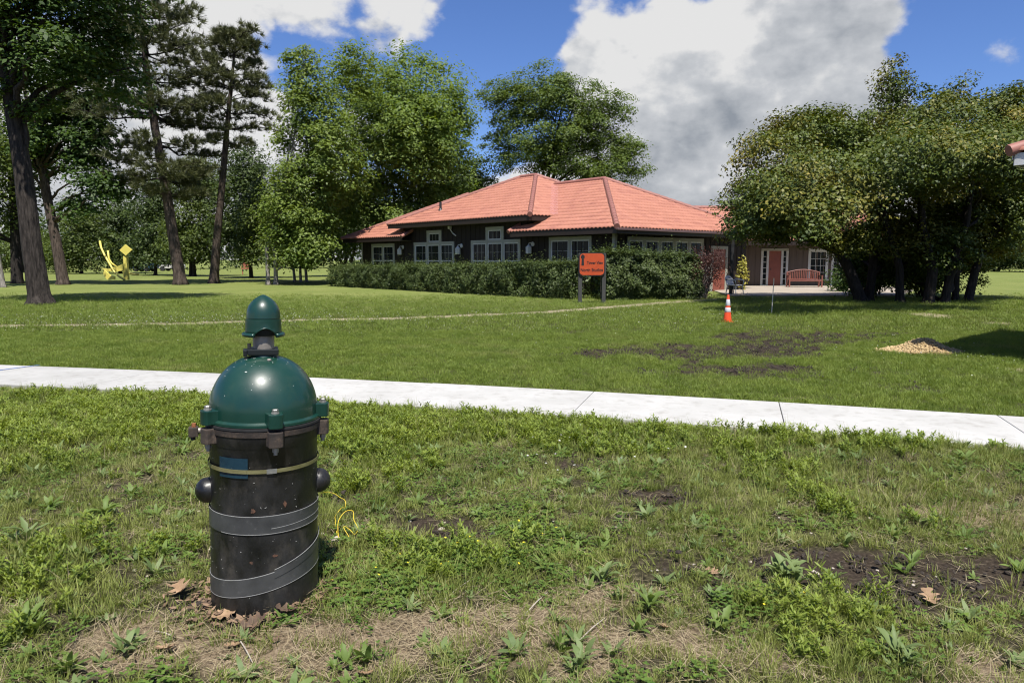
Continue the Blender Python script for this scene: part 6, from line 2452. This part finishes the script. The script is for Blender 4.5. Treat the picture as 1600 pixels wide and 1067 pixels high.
def oak_leaf(label, px, py, size, seed, mat, curl=.35, h=.02, group='dry oak leaves lying on the ground'):
    rng = random.Random(seed)
    n = 22
    V, F_ = [], []
    for i in range(n + 1):
        t = i / n
        w = size * .30 * math.sin(math.pi * min(1, .06 + .94 * t)) ** .7 * (1 + .55 * math.sin(t * 21)) + .002
        x = (t - .5) * size
        zc = curl * size * (t - .5) ** 2 * 1.4
        V += [(x, -w, zc + curl * w * .7 + rng.uniform(-.003, .003)), (x, 0, zc), (x + rng.uniform(-.003, .003), w, zc + curl * w * .9)]
    for i in range(n):
        b = i * 3
        F_ += [(b, b + 3, b + 4, b + 1), (b + 1, b + 4, b + 5, b + 2)]
    me = bpy.data.meshes.new('oak_leaf')
    me.from_pydata(V, [], F_)
    c = G(px, py)
    o = link('oak_leaf', me, mat, None, False, (c.x, c.y, float(gz(np.array([c.x]), np.array([c.y]))[0]) + h))
    o.rotation_euler = (rng.uniform(-.4, .4), rng.uniform(-.4, .4), rng.uniform(0, 6.28))
    tag(o, label, 'leaf', group)


DL, DD = M['dry_leaf'], M['dry_leaf_dark']
oak_leaf('large curled tan oak leaf left of the casing foot', 284, 937, .125, 1, DL, .5, .035)
oak_leaf('tan oak leaf lying below the curled one at left', 258, 1023, .085, 2, DL)
oak_leaf('brown oak leaf against the front of the casing foot, left side', 350, 972, .10, 3, DL, .3)
oak_leaf('dark oak leaf right in front of the casing foot', 400, 985, .11, 4, DD, .5, .025)
oak_leaf('dark oak leaf at the right foot of the casing', 448, 970, .10, 5, DD, .6, .03)
oak_leaf('small tan leaf in straw below the casing', 362, 1015, .06, 6, DL)
oak_leaf('tan oak leaf lying beyond the lower right weeds', 1452, 945, .10, 7, DL, .4, .03)
oak_leaf('small orange tan leaf at the bottom edge', 572, 1058, .06, 8, DL)
oak_leaf('pale leaf lying in the straw at centre right', 1037, 985, .07, 9, DL)
oak_leaf('pale leaf left of the dark soil strip', 1113, 900, .07, 10, DL)
oak_leaf('small dark leaf by the casing foot on the left', 322, 955, .07, 11, DD)
nr = np.random.RandomState(55)
V, F_ = [], []
for k in range(700):
    a = nr.rand() * 6.283
    rr = .25 + nr.exponential(.07)
    x, y = WELL.x + rr * math.cos(a), WELL.y + rr * math.sin(a)
    if y > WELL.y + .1:
        continue
    L_ = nr.uniform(.015, .05)
    blade(V, F_, (x, y, float(gz(np.array([x]), np.array([y]))[0]) + nr.rand() * .03), nr.rand() * 6.28, L_, L_ * nr.uniform(.2, .6), nr.uniform(-.4, .4), nr.uniform(1.1, 1.7), 2, 1)
me = bpy.data.meshes.new('bark_litter')
me.from_pydata(V, [], F_)
o = link('bark_litter', me, leafmat('litter_mat', (0.06, 0.034, 0.022), (0.30, 0.20, 0.125), trans=.05, rough=.85))
tag(o, 'brown bark flakes and leaf crumbs heaped round the casing foot', 'litter', kind='stuff')
# twigs and pebbles
tw = MB()
rng = random.Random(77)
for (x0, y0, x1, y1) in ((375, 1000, 395, 1035), (690, 940, 735, 905), (905, 1000, 945, 965), (820, 960, 855, 925), (570, 830, 600, 850), (240, 985, 275, 995), (1085, 1040, 1110, 1060), (560, 905, 600, 880)):
    a, b = G(x0, y0, .015), G(x1, y1, .02)
    tw.tube([a, a.lerp(b, .5) + Vector((0, 0, .006)), b], [.003, .0026, .0015], 5)
tag(tw.build('twigs', M['stone']), 'thin dead twigs lying in the straw', 'twigs', kind='stuff')
sb = bmesh.new()
for (px, py, s) in [(525, 845, .030), (690, 828, .02), (770, 835, .022), (1135, 770, .014), (800, 820, .014), (640, 815, .014)] + [(rng.uniform(100, 1550), rng.uniform(720, 930), rng.uniform(.005, .011)) for _ in range(150)]:
    c = G(px, py)
    if (c.xy - WELL.xy).length < .3:
        continue
    g0 = float(gz(np.array([c.x]), np.array([c.y]))[0])
    mt = Matrix.Translation((c.x, c.y, g0 + s * .15)) @ Matrix.Rotation(rng.uniform(0, 6), 4, 'Z') @ Matrix.Diagonal((s * rng.uniform(.9, 1.4), s, s * .6, 1))
    res = bmesh.ops.create_icosphere(sb, subdivisions=2, radius=1.0, matrix=mt)
    for v in res['verts']:
        v.co += Vector((rng.uniform(-1, 1), rng.uniform(-1, 1), rng.uniform(-1, 1))) * s * .12
me = bpy.data.meshes.new('pebbles')
sb.to_mesh(me)
sb.free()
tag(link('pebbles', me, M['stone'], None, True), 'small pale pebbles scattered on the bare soil', 'pebbles', kind='stuff')
